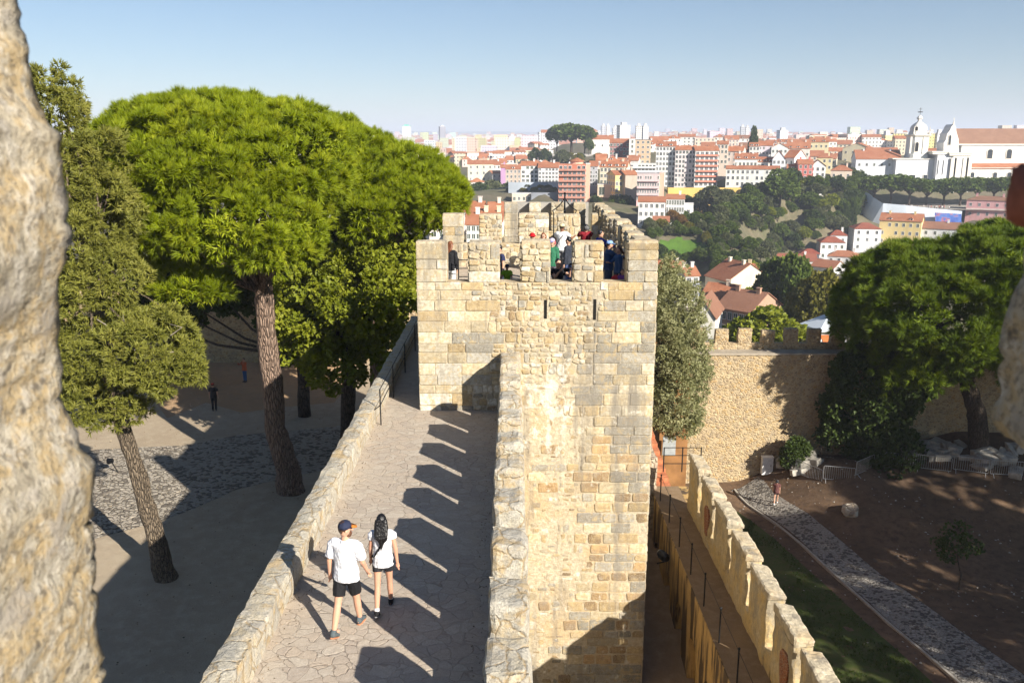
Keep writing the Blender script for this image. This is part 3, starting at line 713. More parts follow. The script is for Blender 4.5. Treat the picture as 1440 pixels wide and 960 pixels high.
def raw(name,V,q,mat,t,parent):
    nv=len(V); nf=nv//q
    me=bpy.data.meshes.new(name); me.vertices.add(nv); me.vertices.foreach_set('co',V.astype(np.float32).ravel())
    me.loops.add(nv); me.loops.foreach_set('vertex_index',np.arange(nv,dtype=np.int32))
    me.polygons.add(nf); me.polygons.foreach_set('loop_start',np.arange(0,nv,q,dtype=np.int32))
    me.update(calc_edges=True)
    a=me.attributes.new('tint','FLOAT','POINT'); a.data.foreach_set('value',t.astype(np.float32))
    me.materials.append(mat); me.validate()
    return link(name,me,parent) if parent is not False else me
gp=[]
for i in range(len(lawnR)-1):
    if i<2: continue
    for _ in range(1500):
        t=rnd.random(); s=rnd.random(); a=lawnL[i].lerp(lawnL[i+1],t); b=lawnR[i].lerp(lawnR[i+1],t); p=a.lerp(b,s)
        if noise.noise((p.x*.5,p.y*.5,9))>-.15: gp.append((p.x,p.y,yard(p.x,p.y)+.02))
gp=np.array(gp); tag(blades('grass',gp,np.tile([0,0,1.],(len(gp),1)),4,.16,.03,.5,leaf_mat('grass_blades',(.03,.06,.008),(.06,.10,.012),(.10,.12,.03))),'short patchy green grass between the barbican wall and the cobbled path','grass',kind='stuff')
# loose masonry blocks in the yard
def block(p,s,rot,label,mat,group='loose carved stones heaped in the yard'):
    m=MB(); rough_box(m,-s[0]/2,s[0]/2,-s[1]/2,s[1]/2,-s[2]/2,s[2]/2,.18,.035,2.5,True,.05,rnd.random()*50)
    o=m.build('loose_stone',mat); o.location=p; o.rotation_euler=rot; return tag(o,label,'stone',group)
ST2=plain('yard_stone',(.36,.335,.29),.9,0,.3,3)
for px,py,n in ((1135,655,9),(1300,632,14),(1335,640,14),(1390,645,12),(1430,640,6),(1410,662,4)):
    for _ in range(n):
        q=GY(px+rnd.gauss(0,16),py+rnd.gauss(0,5)); s=(rnd.uniform(.5,1.5),rnd.uniform(.35,.8),rnd.uniform(.25,.6))
        block((q.x,q.y,yard(q.x,q.y)+s[2]*.45),s,(rnd.uniform(-.3,.3),rnd.uniform(-.3,.3),rnd.uniform(0,3)),'broken pale masonry block lying in the heap behind the metal barriers',ST2)
q=GY(1195,722); 
m=MB(); rough_box(m,-.5,.5,-.42,.42,-.4,.42,.1,.11,1.1,True,.3,4); o=m.build('boulder',rubble_mat('boulder_stone',3,((.55,.5,.42),(.3,.25,.2),(.6,.55,.48)),(.5,.4,.28),1,.05,.05,.5)); o.location=(q.x,q.y,yard(q.x,q.y)+.2); tag(o,'pale mottled boulder alone on the red earth bank','boulder')
q=G(1068,672,YZ); m=MB(); m.box(-.38,.38,-.18,.18,0,1.25); m.box(-.41,.41,-.21,.21,1.25,1.31); ub=empty('utility_cabinet',(q.x,56.4,yard(q.x,56.4)),0,'white metal utility cabinet at the foot of the outer wall','cabinet'); m.build('cabinet_body',FRAME,ub)
m=MB(); m.box(-.33,.33,-.195,-.178,.1,1.18); m.build('door',plain('cabinet_door',(.6,.6,.6),.5),ub)
m=MB(); m.box(.2,.23,-.21,-.19,.6,.75); m.build('handle',IRON,ub)
def barrier(x0,y0,x1,y1,label,dark=False):
    a=Vector((x0,y0,yard(x0,y0))); b=Vector((x1,y1,yard(x1,y1))); L=(b-a).length; t=empty('crowd_barrier',a,math.atan2(y1-y0,x1-x0),label,'barrier','metal barriers in the yard')
    m=MB(); m.tube([(0,0,.2),(0,0,1.05),(.05,0,1.1),(L-.05,0,1.1),(L,0,1.05),(L,0,.2),(0,0,.2)],.025,6); m.build('frame',STEEL,t)
    for k in range(1,int(L/.13)):
        m=MB(); m.tube([(k*.13,0,.2),(k*.13,0,1.1)],.011,4); m.build('bar',STEEL,t)
    for x in (.15,L-.15):
        m=MB(); m.tube([(x,-.3,0),(x,-.05,.2),(x,.05,.2),(x,.3,0)],.02,5); m.build('foot',STEEL,t)
bl=[(1118,668),(1157,677),(1203,672),(1230,656)]
names=['steel crowd barrier angled along the earth bank beside the shrub','steel crowd barrier standing square on, beside the angled barriers','steel crowd barrier turned away toward the dark evergreen']
for (a,b),c,l in zip(bl,bl[1:],names): A=GY(a,b); B=GY(c[0]-2,c[1]); barrier(A.x,A.y,B.x,B.y,l)
bl=[(1243,658),(1286,661),(1340,663),(1392,670),(1440,674)]
for (a,b),c,l in zip(bl,bl[1:],['first shaded barrier after the gap in front of the heaped stones','second shaded barrier in the line before the heaped stones','third shaded barrier in the line before the heaped stones','last shaded barrier at the end of the line before the heaped stones']):
    A=GY(a,b); B=GY(c[0]-3,c[1]); barrier(A.x,A.y,B.x,B.y,l)
# small courtyard lamp on the ground at the left
q=G(182,768*0+655,CY)
lamp=empty('ground_floodlight',G(166,664,CY),0,'small dark floodlight on a stake in the cobbles by the leaning trunk','floodlight')
m=MB(); m.tube([(0,0,0),(-.25,0,.55)],.03,6); m.build('stake',IRON,lamp); m=MB(); m.tube([(-.45,0,.6),(-.2,0,.65)],[.16,.12],8); m.build('lamp_housing',IRON,lamp)

# ------------------------------------------------------------------ terrain of the city
CTL=[(1000,480,170),(1050,430,230),(960,400,260),(1090,470,150),(1130,470,170),(960,352,420),(1000,330,470),(1100,370,400),(1150,300,470),(1200,262,520),(1050,320,470),(1320,290,490),(1350,262,560),(1420,262,560),(1440,320,440),
(1270,345,430),(1180,378,400),(990,280,500),(1035,280,490),(805,287,400),(740,263,430),(915,318,360),(955,308,400),(850,277,430),(890,231,560),(950,263,520),(1050,263,480),(1100,246,500),(1130,259,490),(1080,223,600),(1000,210,720),(1150,231,560),(1190,226,600),(1120,207,850),
(800,215,700),(770,230,640),(760,243,600),(700,259,560),(670,259,600),(840,222,660),(600,250,900),(560,240,1000),(700,235,1000),(640,225,1500),(600,205,2600),(700,201,3000),(560,196,4000),(720,194,5000),(1000,203,2000),(1180,206,1500),(1300,200,1500),(1420,200,1500),
(100,240,1200),(300,230,1500),(100,260,600),(300,290,400),(100,330,220),(400,330,200),(650,345,200),(750,320,300),(880,338,250),(1300,193,5000),(1000,191,5000),(200,193,5000),(300,194,9000),(700,192,9000),(1100,191,9000),(1400,191,9000),(1300,420,200),(1420,420,200),(1300,440,120),(1000,520,110),(760,400,130),(500,380,130),(200,400,130),(1240,300,480),(1215,330,450),(1120,330,440)]

def litter(name,label,fn,n,size,mats,cat='litter'):
    m=MB()
    for _ in range(n):
        p=fn(); s=rnd.uniform(.4,1)*size; a=rnd.uniform(0,6.28); h=s*rnd.uniform(.25,.6)
        b=[(p[0]+s*math.cos(a+k*2.1+rnd.uniform(-.3,.3)),p[1]+s*math.sin(a+k*2.1)) for k in range(3)]
        i=[m.vert((x,y,p[2]-.01)) for x,y in b]; t=m.vert((p[0]+rnd.uniform(-.2,.2)*s,p[1],p[2]+h)); m.mi=rnd.randrange(len(mats))
        for k in range(3): m.face(i[k],i[(k+1)%3],t)
    tag(m.build(name,mats),label,cat,kind='stuff')
def yp():
    while True:
        x=rnd.uniform(9,45); y=rnd.uniform(24,56)
        if noise.noise((x*.3,y*.3,4))>-.1: return (x,y,yard(x,y))
litter('rubble','scattered small stones and chips on the red earth yard',yp,2600,.11,[ST2,plain('dark_chip',(.11,.09,.07),.9),plain('brown_chip',(.2,.13,.08),.9)])
def cp_():
    x=-4.6-abs(rnd.gauss(0,14)); return (x,rnd.uniform(20,62),CY)
litter('leaves','fallen leaves and twigs scattered over the courtyard earth',cp_,2200,.07,[plain('dry_leaf',(.2,.13,.07),.9),plain('dark_leaf',(.10,.08,.05),.9),plain('pale_leaf',(.4,.33,.22),.9)])
def wp(): 
    s=rnd.choice((0,1)); return (rnd.uniform(PX1+.02,PX1+.35) if s else rnd.uniform(RX0-.3,RX0-.02),rnd.uniform(7,23),.003)
litter('dirt','grit and dry leaves gathered along the edges of the walkway',wp,500,.03,[plain('grit',(.3,.24,.17),.9),bpy.data.materials['dark_leaf']])
# ================================================================== houses
WIN={}
WG=[GLASS,plain('curtained_glass',(.12,.125,.13),.25,0,.5,1.2),plain('shuttered_glass',(.06,.075,.06),.4,0,.4,1.5)]
def win_mesh(w,h,v=0):
    k=(round(w,1),round(h,1),v)
    if k not in WIN:
        w,h=k[:2]; m=MB(); f=.11
        m.mi=0; m.box(-w/2-f,w/2+f,-.09,.02,-h/2-f,-h/2); m.box(-w/2-f,w/2+f,-.09,.02,h/2,h/2+f); m.box(-w/2-f,-w/2,-.088,.02,-h/2,h/2); m.box(w/2,w/2+f,-.088,.02,-h/2,h/2)
        m.box(-.035,.035,-.06,.02,-h/2,h/2)
        m.mi=1; m.box(-w/2,w/2,-.03,.02,-h/2,h/2)
        WIN[k]=m.mesh('window',[FRAME,WG[v]])
    return WIN[k]
CHIM=MB(); CHIM.box(-.45,.45,-.35,.35,-1,1.6); CHIM.box(-.55,.55,-.45,.45,1.6,1.8); CHIM=CHIM.mesh('chimney',WALL)
DORM=MB(); DORM.mi=0; DORM.box(-.75,.75,-.2,2.6,-.4,1.1); DORM.mi=1; DORM.poly([(-1,-.4,1.1),(1,-.4,1.1),(0,-.4,1.75)]); DORM.quad((-1,-.4,1.1),(0,-.4,1.75),(0,2.9,1.75),(-1,2.9,1.1)); DORM.quad((0,-.4,1.75),(1,-.4,1.1),(1,2.9,1.1),(0,2.9,1.75)); DORM.mi=2; DORM.box(-.45,.45,-.23,-.1,-.2,.9)
DORM=DORM.mesh('dormer',[FRAME,ROOF,GLASS])
W_=(.66,.64,.6); CRM=(0.60,0.53,0.40); YELW=(.68,.53,.24); PNK=(.66,.42,.38); RED=(.40,.13,.10); BEI=(.55,.45,.33); GRY=(.50,.49,.48); BLU=(.60,.66,.74); SAL=(.66,.38,.28); BRN=(.36,.25,.17); MAU=(.42,.25,.42); DKR=(.27,.09,.085); LGR=(.62,.61,.60)
def roofmesh(w,d,h,kind,rise,ov=.35):
    m=MB(); x=w/2+ov; y0=-ov;y1=d+ov
    if kind=='flat':
        m.box(-w/2-.1,w/2+.1,-.1,d+.1,h+.003,h+.35); return m
    t=.18
    if kind=='gx':   # ridge along the facade
        r=[(-x,y0,h-.05),(x,y0,h-.05),(x,(y0+y1)/2,h+rise),(-x,(y0+y1)/2,h+rise),(x,y1,h-.05),(-x,y1,h-.05)]
        i=[m.vert(p) for p in r]; j=[m.vert((a,b,c+t)) for a,b,c in r]
        for q in ((0,1,2,3),(3,2,4,5)): m.face(*[i[k] for k in q][::-1]); m.face(*[j[k] for k in q])
        for a,b in ((0,1),(1,2),(2,4),(4,5),(5,3),(3,0)): m.face(i[a],i[b],j[b],j[a])
    elif kind=='gy':  # gable toward the viewer
        r=[(-x,y0,h-.05),(0,y0,h+rise),(x,y0,h-.05),(-x,y1,h-.05),(0,y1,h+rise),(x,y1,h-.05)]
        i=[m.vert(p) for p in r]; j=[m.vert((a,b,c+t)) for a,b,c in r]
        for q in ((0,1,4,3),(1,2,5,4)): m.face(*[i[k] for k in q]); m.face(*[j[k] for k in q][::-1])
        for a,b in ((0,1),(1,2),(2,5),(5,4),(4,3),(3,0)): m.face(i[a],i[b],j[b],j[a])
    else:  # hip
        s=min(w,d)*.42; yc=(y0+y1)/2
        r=[(-x,y0,h-.03),(x,y0,h-.03),(x,y1,h-.03),(-x,y1,h-.03)]
        rd=[(-x+s,yc,h+rise),(x-s,yc,h+rise)] if w>d*.9 else [(0,y0+s,h+rise),(0,y1-s,h+rise)]
        i=[m.vert(p) for p in r]; k=[m.vert(p) for p in rd]
        if w>d*.9:
            m.face(i[0],i[1],k[1],k[0]); m.face(i[1],i[2],k[1]); m.face(i[2],i[3],k[0],k[1]); m.face(i[3],i[0],k[0])
        else:
            m.face(i[0],i[1],k[0]); m.face(i[1],i[2],k[1],k[0]); m.face(i[2],i[3],k[1]); m.face(i[3],i[0],k[0],k[1])
        m.face(*i[::-1])
    return m
def house(label,x0,x1,ye,yb,Y,color,roof='gx',rise=2.2,rows=3,cols=3,rot=0,depth=None,roofm=None,win=(1.1,1.6),name='house',cat='house',group=None,balc=None,dorm=0,chim=0,side=True,down=7,roofcol=None,door=False,glass=False):
    pb=P((x0+x1)/2,yb,Y); w=abs(P(x1,yb,Y).x-P(x0,yb,Y).x); h=P((x0+x1)/2,ye,Y).z-pb.z
    d=depth or min(max(w*.7,8),13)
    if Y>150: CTL.append(((x0+x1)/2,yb,Y)); CTL.append(((x0+x1)/2,yb,Y+d))
    r=empty(name,pb,-math.atan2(pb.x,pb.y)+R(rot),label,cat,group)
    m=MB(); m.box(-w/2,w/2,0,d,-down,h)
    if roof=='gx':
        for s in (-1,1): m.poly([(s*w/2,0,h),(s*w/2,d,h),(s*w/2,d/2,h+rise)][::s])
    if roof=='gy': m.poly([(-w/2,0,h),(w/2,0,h),(0,0,h+rise)]); m.poly([(w/2,d,h),(-w/2,d,h),(0,d,h+rise)])
    m.build('wall',WALL,r,color=color)
    ro=None
    if roof: 
        ro=roofmesh(w,d,h,roof,rise).build('roof',roofm or (ROOF if roof!='flat' else WALL),r,color=roofcol or (.6,.58,.55))
    fh=h/max(rows,1)
    ww=min(win[0],w/max(cols,1)*.62); wh=min(win[1],fh*.62)
    hv=rnd.randrange(3); mes=[win_mesh(ww,wh,hv)]*4+[win_mesh(ww,wh,k) for k in range(3)]; me=mes[0]
    for i in range(rows):
        for j in range(cols):
            if rnd.random()<.94: link('window',rnd.choice(mes),r,(-w/2+w*(j+.5)/cols,0,fh*(i+.52)))
    if side:
        n=max(1,min(4,round(cols*d/w*.7)))
        sx=1 if pb.x<60 else -1
        for sx in ((1,) if (rot<8) else (-1,)) if rows*cols<70 else ():
            for i in range(rows):
                for j in range(n):
                    o=link('window',me,r,(sx*w/2,d*(j+.5)/n,fh*(i+.52))); o.rotation_euler=(0,0,sx*math.pi/2)
    if balc is not None:
        for i in range(1,rows):
            b=MB(); b.box(-w/2+.2,w/2-.2,-1.1,-.003,fh*i-.15,fh*i); b.box(-w/2+.2,w/2-.2,-1.1,-1.0,fh*i+.003,fh*i+.75); b.build('balcony',WALL,r,color=balc)
    for k in range(dorm):
        o=link('dormer',DORM,ro,(-w/2+w*(k+.5)/dorm,.7,h+.25),None)
    if not chim and ro is not None and roof in('gx','hip') and Y<700 and rnd.random()<.6: chim=rnd.choice([1,2])
    for k in range(chim):
        o=link('chimney',CHIM,ro,(-w/2+w*(.2+.6*k/max(1,chim-1)) if chim>1 else w*.25,d*.45,h+rise*.8),color)
    if door:
        b=MB(); b.box(-.6,.6,-.1,.02,0,2.2); b.build('door',bpy.data.materials['door_green'] if 'door_green' in bpy.data.materials else plain('door_green',(.03,.16,.09),.6),r,loc=(w*.18,0,0))
    return r
H=house
# ---- valley houses just beyond the outer wall
H('cream gable ended house with tall white chimneys and red roof',976,1033,392,440,235,(0.65,0.59,0.45),'gx',4.6,2,0,-58,14,name='house',chim=2,side=False)
H('ochre wing at the right end of the cream gable house',1031,1053,384,418,248,(.66,.53,.33),'gx',2.2,2,1,-10,10)
H('narrow grey balconied house front left of the cream gable house',962,982,388,428,232,(.55,.52,.5),'gx',2,3,2,20,9,balc=(.3,.32,.38))
H('low red roofed house in front of the cream gable house',983,1022,420,446,205,(.60,.5,.4),'gx',3,1,3,-20,11,chim=1)
H('long brown brick house with wide tiled roof below the cream gable house',1000,1055,436,492,185,(.40,.25,.17),'gx',3.6,3,6,-32,13,roofm=ROOF_OLD,chim=2)
H('windowless white gable wall house nearest to the outer wall',966,1002,448,510,172,(0.69,0.67,0.60),'gy',4.0,0,0,-8,12,side=False,roofm=ROOF_OLD)
H('pale house with red roof just right of the square tower edge',925,959,380,410,290,(0.62,0.57,0.52),'gx',2.6,2,2,0,10)
H('small grey blue roofed shed left of the cream gable house',955,975,404,424,240,(.5,.5,.52),'flat',1,1,1,0,7,roofcol=(.42,.46,.55))
cn=empty('white_canopy',P(1165,462,150),.3,'white pitched tent canopy among the trees beyond the outer wall','canopy')
m=MB(); pk=(0,0,3.0)
for a,b in (((-4,-3),(4,-3)),((4,-3),(4,3)),((4,3),(-4,3)),((-4,3),(-4,-3))): m.poly([(*a,.6),(*b,.6),pk]); m.quad((*a,.2),(*b,.2),(*b,.6),(*a,.6))
m.build('canopy_cloth',plain('canopy_cloth',(0.62,0.67,0.72),.6,0,.04),cn)
for a in ((-3.9,-2.9),(3.9,-2.9),(3.9,2.9),(-3.9,2.9)): m=MB(); m.tube([(*a,-6),(*a,.5)],.08,6); m.build('pole',STEEL,cn)
H('low terrace building with orange awnings behind the outer wall battlements',1140,1186,486,500,105,(.16,.14,.13),'flat',1,0,0,0,5,side=False)
for i,px in enumerate((1150,1163,1177)):
    p=P(px,478,98); m=MB(); m.quad((-.6,0,0),(.6,0,0),(.6,1.2,.35),(-.6,1.2,.35)); m.quad((-.6,0,-.25),(.6,0,-.25),(.6,0,0),(-.6,0,0)); aw=empty('awning',p,0,['white awning at the left end behind the battlements','orange awning in the middle behind the battlements','white awning at the right end behind the battlements'][i],'awning','awnings behind the battlements')
    m.build('awning_cloth',plain('orange_cloth',(.6,.17,.05),.8) if i==1 else FRAME,aw); m=MB(); m.tube([(-.55,0,-1.6),(-.55,0,0)],.03,5); m.build('post',STEEL,aw)
# ---- houses stepping down under the church terrace
H('white house with dark red roof stepping down beside the slim cypresses',1200,1236,322,352,415,(0.67,0.67,0.68),'hip',2.6,3,3,14,12,roofm=ROOF_DARK)
H('long yellow house with dormers and orange roof under the retaining wall',1236,1290,311,345,420,YELW,'gx',3.4,3,6,-6,11,dorm=2,chim=2)
H('lower white end house right of the long yellow house, with brown roof',1284,1342,322,345,415,(.7,.7,.7),'gx',3,2,5,-4,11,roofm=ROOF_OLD,chim=1)
H('white house with dark red hip roof left of the narrow lane',1153,1186,341,366,400,(0.65,0.65,0.65),'hip',2.4,2,4,12,10,roofm=ROOF_DARK)
H('small white upper house with dark red roof above the hip roofed white house',1167,1190,331,345,408,(0.64,0.64,0.64),'hip',2.2,1,2,10,8,roofm=ROOF_DARK)
H('white house with bright orange curved roof below the others',1163,1205,361,382,385,(0.66,0.65,0.64),'hip',2.4,2,4,-4,10)
H('long white house with dark red roof at the foot of the wooded slope',1088,1146,367,388,385,(0.62,0.61,0.60),'gx',2.6,2,7,8,11,roofm=ROOF_DARK,chim=1)
H('white gable house with orange roof touching the long white house',1137,1172,376,396,372,(0.69,0.69,0.67),'gx',2.8,1,3,-30,10)
H('dark red roofed house peeping above the long white house',1126,1152,357,368,398,(.68,.66,.64),'hip',2,1,2,8,9,roofm=ROOF_DARK)
H('pink mansion with flat terrace beside the church terrace pines',1360,1415,282,308,455,(.62,.34,.34),'hip',2.0,2,5,-4,12,roofm=ROOF_OLD,chim=2,balc=(.7,.55,.5))
# retaining wall
m=MB(); pts=[P(1203,296,478),P(1212,287,472),P(1226,287,466),P(1242,290,462),P(1275,292,458),P(1310,295,455),P(1353,298,452)]
tops=[P(1218,270,480),P(1222,272,474),P(1229,278,467),P(1242,286,462),P(1275,289,458),P(1310,293,455),P(1353,297,452)]
rw=empty('retaining_wall',pts[3],0,'curved pale blue white retaining wall holding up the church terrace','wall')
for a,b,c,d in zip(pts,pts[1:],tops,tops[1:]):
    n=Vector((.2,1.5,0)); lo=Vector((0,0,-12)); m.loft([[a+lo,b+lo,b+lo+n,a+lo+n],[c,d,d+n,c+n]])
world_child(m.build('wall_face',plain('blue_white_render',(.58,.63,.70),.9,0,.12,.15)),rw)
m=MB(); a=P(1315,312,449); b=P(1352,314,447.5); c=P(1352,301,450); d=P(1315,299,451.5); m.quad(a,b,c,d); m.quad(a+Vector((0,.3,0)),d+Vector((0,.3,0)),c+Vector((0,.3,0)),b+Vector((0,.3,0)))
def mural_mat():
    t=NT('painted_mural'); n=t.noise(t.coord(world=True),.25,3)
    return t.done(t.ramp(n,[(.35,(.03,.06,.26)),(.5,(.06,.13,.36)),(.6,(.30,.10,.10)),(.66,(.05,.09,.30))]),None,.8)
o=world_child(m.build('mural',mural_mat()),rw); tag(o,'blue painted mural on the wall')
# terrace ground
m=MB(); ta=[P(1216,272,482),P(1229,279,470),P(1275,290,460),P(1353,298,455),P(1440,300,455),P(1460,285,520),P(1300,275,540),P(1225,268,530)]
m.poly([(p.x,p.y,-27.4) for p in ta]); tag(m.build('church_terrace',plain('terrace_paving',(.35,.32,.28),.9)),kind='structure')
# ---- the church
ch=empty('church',P(1340,262,548),0,'large white baroque church with belfry, gabled front and long brown roofed nave','church')
def cbox(x0,x1,yt,yb,Y,d,mat,name,color=None,rot=0):
    a=P(x0,yb,Y); b=P(x1,yb,Y); zt=P(x0,yt,Y).z; m=MB(); m.box(a.x,b.x,Y,Y+d,a.z-8,zt); return world_child(m.build(name,mat,color=color),ch)
def cwin(px0,px1,yt,yb,Y,arch=True,name='window'):
    a=P(px0,yb,Y); b=P(px1,yt,Y); w=(b.x-a.x)/2; cx=(a.x+b.x)/2; h=b.z-a.z
    prof=[(-w,0),(w,0),(w,h*.8)]+([(w*math.cos(t),h*.8+h*.2*math.sin(t)) for t in (.6,1.2,1.9,2.5)] if arch else [])+[(-w,h*.8 if arch else h)]
    if not arch: prof[2]=(w,h)
    m=MB(); k=1.28; m.mi=0
    m.loft([[(cx+x*k,Y-.25,a.z+(z-h/2)*1.16+h/2) for x,z in prof],[(cx+x*k,Y+.3,a.z+(z-h/2)*1.16+h/2) for x,z in prof]]); m.mi=1
    m.loft([[(cx+x,Y-.3,a.z+z) for x,z in prof],[(cx+x,Y+.3,a.z+z) for x,z in prof]])
    return world_child(m.build(name,[TRIM,GLASS if name=='window' else DARKV]),ch)
WC=(0.69,0.68,0.65)
nv=cbox(1346,1520,203,262,548,16,WALL,'nave_wall',WC)
a=P(1344,203,548); b=P(1525,203,548); zr=P(1344,182,556).z
m=MB(); m.loft([[(a.x,547.4,a.z),(a.x,565,a.z),(a.x,556,zr+.5)],[(b.x,547.4,a.z),(b.x,565,a.z),(b.x,556,zr+.5)]]); nr=world_child(m.build('nave_roof',roof_mat('brown_weathered_tiles',(.24,.145,.095),(.18,.115,.08),(.30,.19,.13))),ch)
m=MB(); m.box(a.x,b.x,547.2,548.2,a.z-.5,a.z+.25); world_child(m.build('cornice',TRIM),ch)
cbox(1363,1520,236,262,541,7,WALL,'aisle_wall',WC)
a=P(1362,237,540); b=P(1520,237,540); z2=P(1362,231,548).z
m=MB(); m.loft([[(a.x,540.2,a.z-.2),(a.x,547.9,a.z-.2),(a.x,547.9,z2+.6)],[(b.x,540.2,a.z-.2),(b.x,547.9,a.z-.2),(b.x,547.9,z2+.6)]]); world_child(m.build('aisle_roof',ROOF),ch)
for px in (1392,1419,1446): cwin(px-4.4,px+4.4,210,223,547.9)
for px in (1367,1399,1419): cwin(px-3.2,px+3.2,242.5,249.5,540.95)
# front block
cbox(1314,1336,216,262,530,20,WALL,'facade_wall',(.66,.67,.70)); cbox(1336.2,1363,219,262,529,14,WALL,'corner_block',WC)
for x0,x1,yt,Y in ((1311,1337,214.5,529.2),(1335,1369,216.5,528)):
    a=P(x0,yt,Y); b=P(x1,yt,Y); m=MB(); m.box(a.x,b.x,Y,Y+16,a.z,a.z+.7); m.box(a.x+.5,b.x-.5,Y+.3,Y+15,a.z-1.1,a.z-.003); world_child(m.build('cornice',TRIM),ch)
for px in (1339,1344,1356,1361):
    a=P(px-1.6,225,528.9); b=P(px+1.6,262,528.9); m=MB(); m.box(a.x,b.x,528.5,529.2,b.z-6,P(px,219,528.9).z-1.2); world_child(m.build('pilaster',TRIM),ch)
for px in (1319,1326): cwin(px-1.4,px+1.4,226,245,529.95,False)
# curved gable front of the nave
a=P(1326,216,540); kk=540/1200*1.02
gp=[(1326,216),(1326,201),(1329,197),(1331,188),(1335,183),(1337,178),(1340,175),(1343,178),(1344,186),(1347,196),(1347,216)]
m=MB(); pr=[(P(x,y,540).x,P(x,y,540).z) for x,y in gp]; m.loft([[(x,539,z) for x,z in pr],[(x,548,z) for x,z in pr]]); world_child(m.build('gable_front',WALL,color=(0.62,0.61,0.59)),ch)
p=P(1341,175,541); m=MB(); m.tube([(p.x,541,p.z-.5),(p.x,541,p.z+1.2),(p.x,541,p.z+1.6),(p.x,541,p.z+4.2)],[.8,.5,.2,.1],8); m.box(p.x-.5,p.x+.5,540.95,541.05,p.z+3.1,p.z+3.3); world_child(m.build('gable_cross',TRIM),ch)
cwin(1333,1338,190,204,538.95,True)
# belfry
b0=cbox(1257,1316,224,262,534,16,WALL,'bell_base',(.64,.65,.67))
a=P(1255,224,533.6); b=P(1317,224,533.6); m=MB(); m.box(a.x,b.x,533.4,551,a.z,a.z+.6); world_child(m.build('cornice',TRIM),ch)
for px in (1284,1301): cwin(px-3,px+3,246,251.5,533.95,False)
def ring(cx,cy,z,r,ch_=.25,n=8):
    k=r*(1-ch_); return [(cx-k,cy-r,z),(cx+k,cy-r,z),(cx+r,cy-k,z),(cx+r,cy+k,z),(cx+k,cy+r,z),(cx-k,cy+r,z),(cx-r,cy+k,z),(cx-r,cy-k,z)]
bc=P(1288,218,540); rb=5.2
z_=lambda y: P(1288,y,535).z
m=MB(); m.loft([ring(bc.x,540,z_(226),rb+.4),ring(bc.x,540,z_(218),rb+.4),ring(bc.x,540,z_(217.9),rb),ring(bc.x,540,z_(192),rb)]); world_child(m.build('belfry',WALL,color=(0.65,0.65,0.62)),ch)
m=MB(); m.loft([ring(bc.x,540,z_(192.4),rb+.3),ring(bc.x,540,z_(190.5),rb+1.0),ring(bc.x,540,z_(189.6),rb+1.0),ring(bc.x,540,z_(189),rb-.2)]); world_child(m.build('cornice',TRIM),ch)
m=MB(); m.loft([ring(bc.x,540,z_(y),r) for y,r in ((189.2,4.6),(186,4.3),(184,4.0),(180,4.0),(176,3.3),(173.4,2.2),(171.5,1.2),(170.5,.85),(168,.8),(167,1.3),(165.5,1.4),(164,1.0),(162.5,.5),(161.6,.2))]); world_child(m.build('dome',WALL,color=(0.60,0.58,0.54),),ch)
cwin(1286,1292,200,213,534.75,True,'bell_opening'); cwin(1286.4,1291,178,184,535.9,True,'dome_opening')
for px in (1279.5,1297.5):
    p=P(px,216,534.6); m=MB(); m.box(p.x-.55,p.x+.55,534.4,534.9,p.z,z_(192.6)); world_child(m.build('pilaster',TRIM),ch)
for dx in (-1,1):
    p=Vector((bc.x+dx*(rb-.4),535.3,z_(189))); m=MB(); m.tube([p,p+Vector((0,0,.8)),p+Vector((0,0,1.5)),p+Vector((0,0,4.6))],[.6,.75,.35,.08],8); world_child(m.build('pinnacle',TRIM),ch)
p=Vector((bc.x,540,z_(161.8))); m=MB(); m.tube([p,p+Vector((0,0,4.6))],.12,6); m.box(p.x-.9,p.x+.9,539.94,540.06,p.z+3.5,p.z+3.7); m.ball((p.x,540,p.z+1.9),(1.7,.5,.35),8,6); world_child(m.build('weather_vane',IRON,),ch)
H('grey white convent wing with red roofs left of the church belfry',1203,1262,224,256,540,(.62,.64,.68),'gx',5.5,2,6,10,18,cat='building',name='convent_building')
H('second convent wing with long red roof behind the first, by the belfry',1220,1262,219,244,565,(.66,.62,.56),'gx',5.0,1,4,14,18,cat='building',name='convent_building')
H('orange roofed church wing seen just right of the belfry',1300,1326,215,226,575,(.68,.6,.48),'gx',2.8,1,3,0,14,cat='building',name='church_wing')
H('cream gable fronted house above the wooded slope, left of the convent',1184,1222,209,231,620,(0.64,0.57,0.41),'gy',3.8,2,4,-12,14,chim=1)
# ---- apartment rows on the opposite hill
A=dict(name='apartment_building',cat='building')
H('grey white modern apartments with recessed balconies, left of the white panelled block',733,757,233,257,430,LGR,'gx',2.0,4,4,0,11,win=(2.2,1.7),**A)
H('white panelled apartments with red roof left of the red tower block',757,785,236,257,425,(0.62,0.62,0.64),'gx',2.4,4,6,-4,11,win=(1.6,1.5),**A)
H('tall red brick apartments with big glazed bays behind the tower battlements',785,823,232,286,400,(.46,.16,.10),'flat',1,7,6,0,12,win=(1.9,2.0),balc=(.42,.2,.15),roofcol=(.5,.2,.12),**A)
H('salmon side tower attached to the red brick apartments',823,829,231,284,401,SAL,'flat',1,0,0,0,12,side=False,**A)
p=P(811,231,406); tt=empty('roof_turret',p,0,'round tiled turret on top of the red brick apartments','turret')
m=MB(); m.tube([(0,0,-.5),(0,0,1.3)],3.0,14); m.build('wall',WALL,tt,color=SAL); m=MB(); m.tube([(0,0,1.3),(0,0,1.6),(0,0,2.9)],[3.6,3.5,.4],14); m.build('roof',ROOF,tt)
H('narrow grey glazed house with red roof right of the red brick apartments',829,840,234,262,425,(.36,.36,.38),'gx',2.4,5,3,0,10,win=(1.3,1.6),**A)
